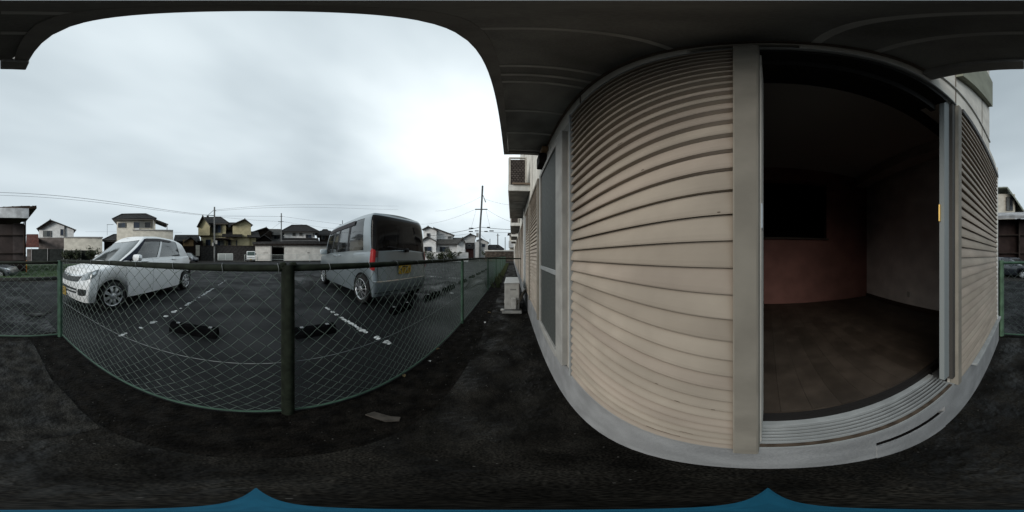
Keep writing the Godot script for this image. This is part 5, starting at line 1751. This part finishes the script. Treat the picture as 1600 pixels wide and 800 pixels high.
	wire(pol(-104.4, 29, 8.15), pol(-81.1, 38, 9.2), 0.3, 0.016, "lower thin wire from the pole at the yellow house to the thin pole", wm)
	wire(pol(-81.1, 38, 10.45), pol(-59.6, 46, 10.0), 0.2, 0.02, "black wire from the thin pole past the silver wagon", wm)
	wire(pol(-81.1, 38, 9.2), pol(-59.6, 46, 8.6), 0.3, 0.02, "lower wire from the thin pole past the silver wagon", wm)
	wire(pol(-104.4, 29, 9.4), pol(-40, 60, 20.0), 1.2, 0.02, "high faint wire over the hipped house", pw)
	wire(pol(-104.4, 29, 9.2), pol(-40, 60, 18.6), 1.2, 0.02, "second high faint wire over the hipped house", pw)
	wire(pol(-81.1, 38, 9.1), pol(-89.5, 40, 5.2), 0.1, 0.02, "stay wire slanting down from the thin pole to the timber house", pw)
	wire(pol(-150, 44, 7.6), pol(-116, 44, 7.4), 0.2, 0.014, "faint wire behind the cream house", pw)
	branch = -0.3
	wire(pol(-29, 32, 5.0), pol(-11.1, 27.0, 5.85), 0.25, 0.035, "black cable from the left to the tall pole", wm)
	wire(pol(-11.1, 27.0, 5.85), pol(1.5, 27.0, 5.4), 0.12, 0.035, "black cable from the tall pole to the right", wm)
	wire(pol(-27, 32, 4.6), pol(-11.1, 27.0, 5.0), 0.1, 0.02, "thin cable below the black one left of the tall pole", pw)
	wire(pol(-11.1, 27.0, 5.1), pol(1.5, 27.0, 4.9), 0.1, 0.02, "thin cable below the black one right of the tall pole", pw)
	wire(pol(-12.9, 27.0, 8.95), pol(-34, 40, 9.0), 1.0, 0.016, "faint wire running left from the crossarm of the tall pole", pw)
	wire(pol(-8.7, 27.0, 8.9), pol(2.0, 22.0, 5.4), 0.3, 0.016, "faint wire running right from the crossarm of the tall pole", pw)
	wire(pol(-11.0, 27.0, 4.6), pol(-5.0, 55.0, 3.6), 0.4, 0.02, "cable dropping from the tall pole towards the far pole", wm)
	wire(pol(-12.6, 26.9, 8.9), pol(-14.4, 26.9, 5.5), 0.0, 0.014, "left stay wire under the crossarm of the tall pole", pw)
	wire(pol(-9.2, 26.9, 8.9), pol(-7.6, 26.9, 5.5), 0.0, 0.014, "right stay wire under the crossarm of the tall pole", pw)
	wire(pol(-10.4, 27.0, 11.4), pol(-27, 36, 11.2), 0.8, 0.014, "highest faint wire left of the tall pole", pw)
	wire(pol(-10.2, 27.0, 11.0), pol(3.0, 25, 9.0), 0.4, 0.014, "highest faint wire right of the tall pole", pw)
	tol = 0.06
	# wheel stops
	branch = -1.57
	var sm := mat("wheel stop rubber", Color(0.005, 0.005, 0.0055), 0.95, 0.0, 0.3, 2.0)
	sm.metallic_specular = 0.04
	var n := 0
	var desc := ["black wheel stop left of the fence post, right of the white hatchback", "black wheel stop just right of the near fence post", "black wheel stop under the tail of the silver wagon", "black wheel stop right of the silver wagon's tail", "fifth wheel stop from the left, beyond the silver wagon", "sixth wheel stop from the left, seen through the fence", "seventh wheel stop from the left, seen through the fence", "eighth wheel stop from the left, far along the fence", "ninth wheel stop from the left, far along the fence", "farthest wheel stop along the fence"]
	for c in [[1.02, 0.43], [-0.43, -0.93], [-1.95, -2.5], [-3.1, -3.7], [-4.1, -4.75], [-5.5, -6.1], [-6.9, -7.5], [-8.3, -8.9], [-9.7, -10.3], [-11.1, -11.7]]:
		var z0: float = c[1]; var z1: float = c[0]
		var x := -1.80
		var o := thing("wheel_stop", Vector3(x, 0, (z0 + z1) / 2), desc[n], "wheel stop", "black wheel stops in the car park")
		a = Acc.new()
		a.prism([Vector2(-0.075, 0), Vector2(0.075, 0), Vector2(0.07, 0.05), Vector2(0.045, 0.108), Vector2(0.03, 0.115), Vector2(-0.03, 0.115), Vector2(-0.045, 0.108), Vector2(-0.07, 0.05)], z0, z1)
		fr = Transform3D(Basis(), Vector3(x, 0.004, 0))
		emit(a, "block", sm, o)
		for e in [z0 + 0.09, z1 - 0.09]:
			bx(o, "bolt_cap", mat("bolt cap", Color(0.16, 0.165, 0.17), 0.5, 0.4), Vector3(-0.022, 0.113, e - 0.022), Vector3(0.022, 0.122, e + 0.022), 0.004)
		fr = Transform3D()
		n += 1
	# outdoor unit of an air conditioner by the wall
	branch = 0.0
	var ac := thing("air_conditioner", Vector3(0.0, 0, -2.75), "off-white air conditioner outdoor unit standing in the passage", "air conditioner")
	var cw := mat("off-white casing", Color(0.46, 0.45, 0.42), 0.55, 0.0, 0.25, 2.0)
	bx(ac, "casing", cw, Vector3(-0.125, 0.07, -3.45), Vector3(0.125, 0.535, -2.72), 0.012)
	bx(ac, "lid", mat("pale lid", Color(0.54, 0.54, 0.52), 0.5, 0.0, 0.2, 2.0), Vector3(-0.13, 0.535, -3.46), Vector3(0.13, 0.55, -2.71), 0.006)
	bx(ac, "valve_cover", cw, Vector3(-0.01, 0.09, -2.72), Vector3(0.075, 0.30, -2.665), 0.012)
	bx(ac, "handle_recess", mat("shaded recess", Color(0.2, 0.2, 0.19), 0.7), Vector3(-0.03, 0.42, -2.724), Vector3(0.07, 0.445, -2.717))
	for s in [-1.0, 1.0]:
		bx(ac, "foot", mat("grey foot", Color(0.33, 0.33, 0.31), 0.8, 0.0, 0.3, 2.0), Vector3(-0.165, 0.0, -3.09 + s * 0.33 - 0.07), Vector3(0.165, 0.055, -3.09 + s * 0.33 + 0.07), 0.01)
		bx(ac, "bracket", steel, Vector3(-0.11, 0.055, -3.09 + s * 0.33 - 0.02), Vector3(0.11, 0.07, -3.09 + s * 0.33 + 0.02))
	var gr := Acc.new()
	for k in 16: gr.box(Vector3(-0.132, 0.12 + k * 0.024, -3.4), Vector3(-0.124, 0.128 + k * 0.024, -2.95))
	stuff(emit(gr, "fan_grille", steel, ac))
	var pipe := mat("lagged pipe", Color(0.34, 0.31, 0.26), 0.85, 0.0, 0.3, 4.0)
	for k in 2:
		a = Acc.new()
		a.tube([Vector3(0.06, 0.16 + k * 0.05, -2.69), Vector3(0.11, 0.19 + k * 0.05, -2.74), Vector3(0.17, 0.26 + k * 0.04, -2.85), Vector3(0.22, 0.30 + k * 0.04, -3.0), Vector3(0.275, 0.32 + k * 0.04, -3.1)], 0.016, 8)
		emit(a, "pipe", pipe, ac)
	bx(ac, "drain_stub", cw, Vector3(-0.19, 0.05, -2.74), Vector3(-0.13, 0.085, -2.69), 0.008)
	# litter and small stones
	branch = 0.0
	a = Acc.new()
	for k in 420:
		var x := rng.randf_range(-0.66, 0.24)
		var z := rng.randf_range(-3.5, 1.7)
		if absf(x) < 0.05 and absf(z) < 0.25: continue
		branch = 1.0 if x > 0 else -1.0
		var s := rng.randf_range(0.0008, 0.0024) * (1.0 + 0.8 * absf(z))
		a.box(Vector3(x - s, 0.003, z - s * 0.7), Vector3(x + s * 0.8, 0.003 + s * 0.8, z + s), s * 0.4)
	branch = 0.0
	tag(emit_loose(a, "gravel", mat("loose chippings", Color(0.07, 0.066, 0.06), 0.9)), "scattered loose chippings on the passage floor", "gravel", "", "stuff")
	var lm := mat("dead leaf", Color(0.16, 0.12, 0.06), 0.8)
	var pm := mat("paper scrap", Color(0.42, 0.42, 0.41), 0.8)
	var where := [[-29.0, 1.32, 0.03, "pale paper scrap on the soil near the fence"], [-9.5, 2.3, 0.035, "pale scrap lying before the air conditioner"], [-26.0, 1.55, 0.04, "brown leaf near the bottom rail of the fence"], [-8.0, 2.75, 0.05, "yellowish leaf left of the air conditioner"], [-38.0, 1.1, 0.03, "brown leaf fragment on the dark soil"]]
	for q in where:
		var c := pol(q[0], q[1], 0.006)
		a = Acc.new()
		var L: float = q[2]
		var dir := Vector3(rng.randf_range(-1, 1), 0, rng.randf_range(-1, 1)).normalized()
		var sd := Vector3(-dir.z, 0, dir.x)
		var row0 := []; var row1 := []; var row2 := []
		for k in 7:
			var u := k / 6.0
			var w := L * 0.42 * sin(PI * (0.08 + 0.84 * u))
			var m := c + dir * L * (u - 0.5) + Vector3(0, 0.006 * sin(u * 5.0), 0)
			row0.append(m - sd * w + Vector3(0, 0.007, 0)); row1.append(m); row2.append(m + sd * w + Vector3(0, 0.006, 0))
		a.grid([row0, row1, row2])
		var paper: bool = "pale" in q[3]
		tag(emit(a, "paper_scrap" if paper else "dead_leaf", pm if paper else lm), q[3], "litter" if paper else "leaf")
	# broken flat stone near the fence
	a = Acc.new()
	fr = Transform3D(Basis(Vector3.UP, 0.35), pol(-45.5, 0.66))
	a.prism([Vector2(-0.07, -0.02), Vector2(0.03, -0.035), Vector2(0.075, -0.01), Vector2(0.07, 0.02), Vector2(0.03, 0.012), Vector2(-0.05, 0.02)], 0.0, 0.012)
	fr = fr * Transform3D(Basis(Vector3.RIGHT, -PI / 2), Vector3.ZERO)
	tag(emit(a, "flat_stone", mat("grey-brown stone", Color(0.075, 0.065, 0.055), 0.85, 0.0, 0.4, 4.0)), "flat broken grey-brown stone on the soil near the fence", "stone")
	fr = Transform3D()
	# blue strap on the ground right underfoot
	blue_strip()
	# shrubs in front of the cream annex
	branch = -2.6
	var lf := mat("shrub leaf", Color(0.06, 0.075, 0.04), 0.7, 0.0, 0.3, 1.0)
	var st := mat("shrub stem", Color(0.08, 0.06, 0.045), 0.9)
	var sl := ["sparse shrub at the left end of the cream annex", "sparse leafy shrub before the middle of the cream annex", "dense shrub at the right end of the cream annex beside the white hatchback"]
	for q in [[-155.8, 26.0, 2.0, 0], [-152.8, 26.0, 2.2, 1], [-147.7, 26.0, 2.6, 2]]:
		shrub(q[0], q[1], q[2], sl[q[3]], lf, st)
	branch = -0.3
	shrub(-21.2, 26.0, 2.3, "dark clipped shrub behind the white boundary wall", lf, st)
	shrub(-24.8, 26.0, 1.7, "low shrub beside the white house", lf, st)
	shrub(-29.0, 27.0, 2.0, "shrub next to the silver wagon's right side", lf, st)
	shrub(-8.0, 33.0, 2.6, "far dark shrub behind the capped wall", lf, st)
	branch = 0.0
	# weeds at the far foot of the fence
	a = Acc.new()
	for k in 420:
		var z := rng.randf_range(-20, -5.0)
		var p := Vector3(FX + rng.randf_range(-0.15, 0.3), 0.0, z)
		var tip := Vector3(rng.randf_range(-0.08, 0.08), rng.randf_range(0.06, 0.3), rng.randf_range(-0.08, 0.08))
		a.flat(p - Vector3(0.02, 0, 0), p + Vector3(0.02, 0, 0), p + tip)
	tag(emit(a, "weeds", mat("weed", Color(0.05, 0.06, 0.03), 0.8)), "dull weeds at the foot of the far fence", "weeds", "", "stuff")
	# orange marker by the lawn and roof aerials
	branch = -2.6
	fr = facing(-170.7, 9.0)
	var mk := thing("orange_marker", fr.origin, "small orange marker at the corner of the brown shed", "marker")
	bx(mk, "stake", mat("orange plastic", Color(0.55, 0.17, 0.02), 0.5), Vector3(-0.03, 0.0, -0.02), Vector3(0.03, 0.75, 0.02), 0.01)
	bx(mk, "band", mat("marker band", Color(0.5, 0.42, 0.1), 0.5), Vector3(-0.035, 0.45, -0.025), Vector3(0.035, 0.6, 0.025), 0.01)
	fr = Transform3D()
	aerial(-142.3, 36.0, 6.6, 1.5, "small roof aerial left of the cream house")
	branch = 0.0

# like emit, with every little piece on its own side of the viewer
func emit_loose(acc: Acc, called: String, m: Material) -> MeshInstance3D:
	var o := MeshInstance3D.new()
	o.name = called
	var B := PackedVector3Array(); var BN := PackedVector3Array(); var U := PackedVector2Array()
	for k in range(0, acc.p.size(), 3):
		var c := acc.p[k] + acc.p[k + 1] + acc.p[k + 2]
		branch = 1.0 if c.x > 0 else -1.0
		for j in 3:
			B.append(bend(acc.p[k + j])); BN.append(bend_normal(acc.p[k + j], acc.n[k + j])); U.append(Vector2(acc.p[k + j].x, acc.p[k + j].z))
	branch = 0.0
	return wrap_up(o, B, BN, U, m, null)

func blue_strip() -> void:
	var o := MeshInstance3D.new()
	o.name = "blue_strap"
	var B := PackedVector3Array(); var BN := PackedVector3Array(); var U := PackedVector2Array()
	var rows := []
	var na := 720; var nr := 14
	for j in nr + 1:
		var row := PackedVector3Array()
		for i in na + 1:
			var a := -PI - 0.3 + (TAU + 0.6) * i / na
			var c := absf(cos(a)); var s := absf(sin(a))
			# a flat strap tapering to its ends, lying across the passage
			var lo := 0.001; var lim := 0.2
			for q in 24:
				var mid := (lo + lim) / 2
				if mid * c < 0.0155 * (1.0 - pow(minf(mid * s / 0.2, 1.0), 2.2)): lo = mid
				else: lim = mid
			var r := 0.0004 * pow(lim / 0.0004, float(j) / nr)
			var y := 0.0065 if j < nr else 0.0005
			var zb := EYE / (K * atan(EYE / r))
			row.append(Vector3(K * zb * a, EYE + K * zb * atan((y - EYE) / r), -zb))
		rows.append(row)
	for j in nr:
		for i in na:
			for t in [[0, 0, 0, 1, 1, 1], [0, 0, 1, 1, 1, 0]]:
				for k in 3:
					B.append(rows[j + t[k * 2 + 1]][i + t[k * 2]]); BN.append(Vector3.UP); U.append(Vector2(i * 0.01, j * 0.1))
	var m := mat("blue woven strap", Color(0.012, 0.10, 0.17), 0.7, 0.0, 0.15, 1.0)
	tag(wrap_up(o, B, BN, U, m, null), "flat blue strap lying on the wet paving right below the viewer", "strap")

func shrub(az: float, d: float, hgt: float, label: String, lf: Material, st: Material) -> void:
	var t := thing("shrub", pol(az, d), label, "shrub", "")
	var a := Acc.new(); var b := Acc.new()
	var c := pol(az, d)
	for k in 9:
		var dir := Vector3(rng.randf_range(-0.8, 0.8), 1.0, rng.randf_range(-0.8, 0.8)).normalized()
		var tip := c + dir * hgt * rng.randf_range(0.75, 1.05)
		b.tube([c, c.lerp(tip, 0.5) + Vector3(0.05, 0, 0.04), tip], 0.025, 4)
		for q in 55:
			var p := c.lerp(tip, rng.randf_range(0.35, 1.0)) + Vector3(rng.randfn(), rng.randfn() * 0.7, rng.randfn()) * 0.17
			var n := Vector3(rng.randf_range(-1, 1), rng.randf_range(-0.3, 1), rng.randf_range(-1, 1)).normalized()
			var s := n.cross(Vector3(0.3, 1, 0.2)).normalized() * rng.randf_range(0.05, 0.10)
			var e := n.cross(s) * 1.6
			a.flat(p - e, p + s, p + e); a.flat(p - e, p + e, p - s)
	stuff(emit(a, "foliage", lf, t))
	stuff(emit(b, "stems", st, t))

func aerial(az: float, d: float, y: float, hgt: float, label: String) -> void:
	var t := thing("roof_aerial", pol(az, d), label, "aerial")
	fr = facing(az, d, 0.0)
	var m := mat("black cable", Color.BLACK)
	bx(t, "mast", m, Vector3(-0.03, y - 1.0, -0.03), Vector3(0.03, y + hgt, 0.03))
	bx(t, "boom", m, Vector3(-0.1, y + hgt - 0.1, -0.03), Vector3(1.4, y + hgt - 0.04, 0.03))
	for k in 6: bx(t, "element", m, Vector3(0.1 + k * 0.22, y + hgt - 0.09, -0.3), Vector3(0.13 + k * 0.22, y + hgt - 0.05, 0.3))
	fr = Transform3D()
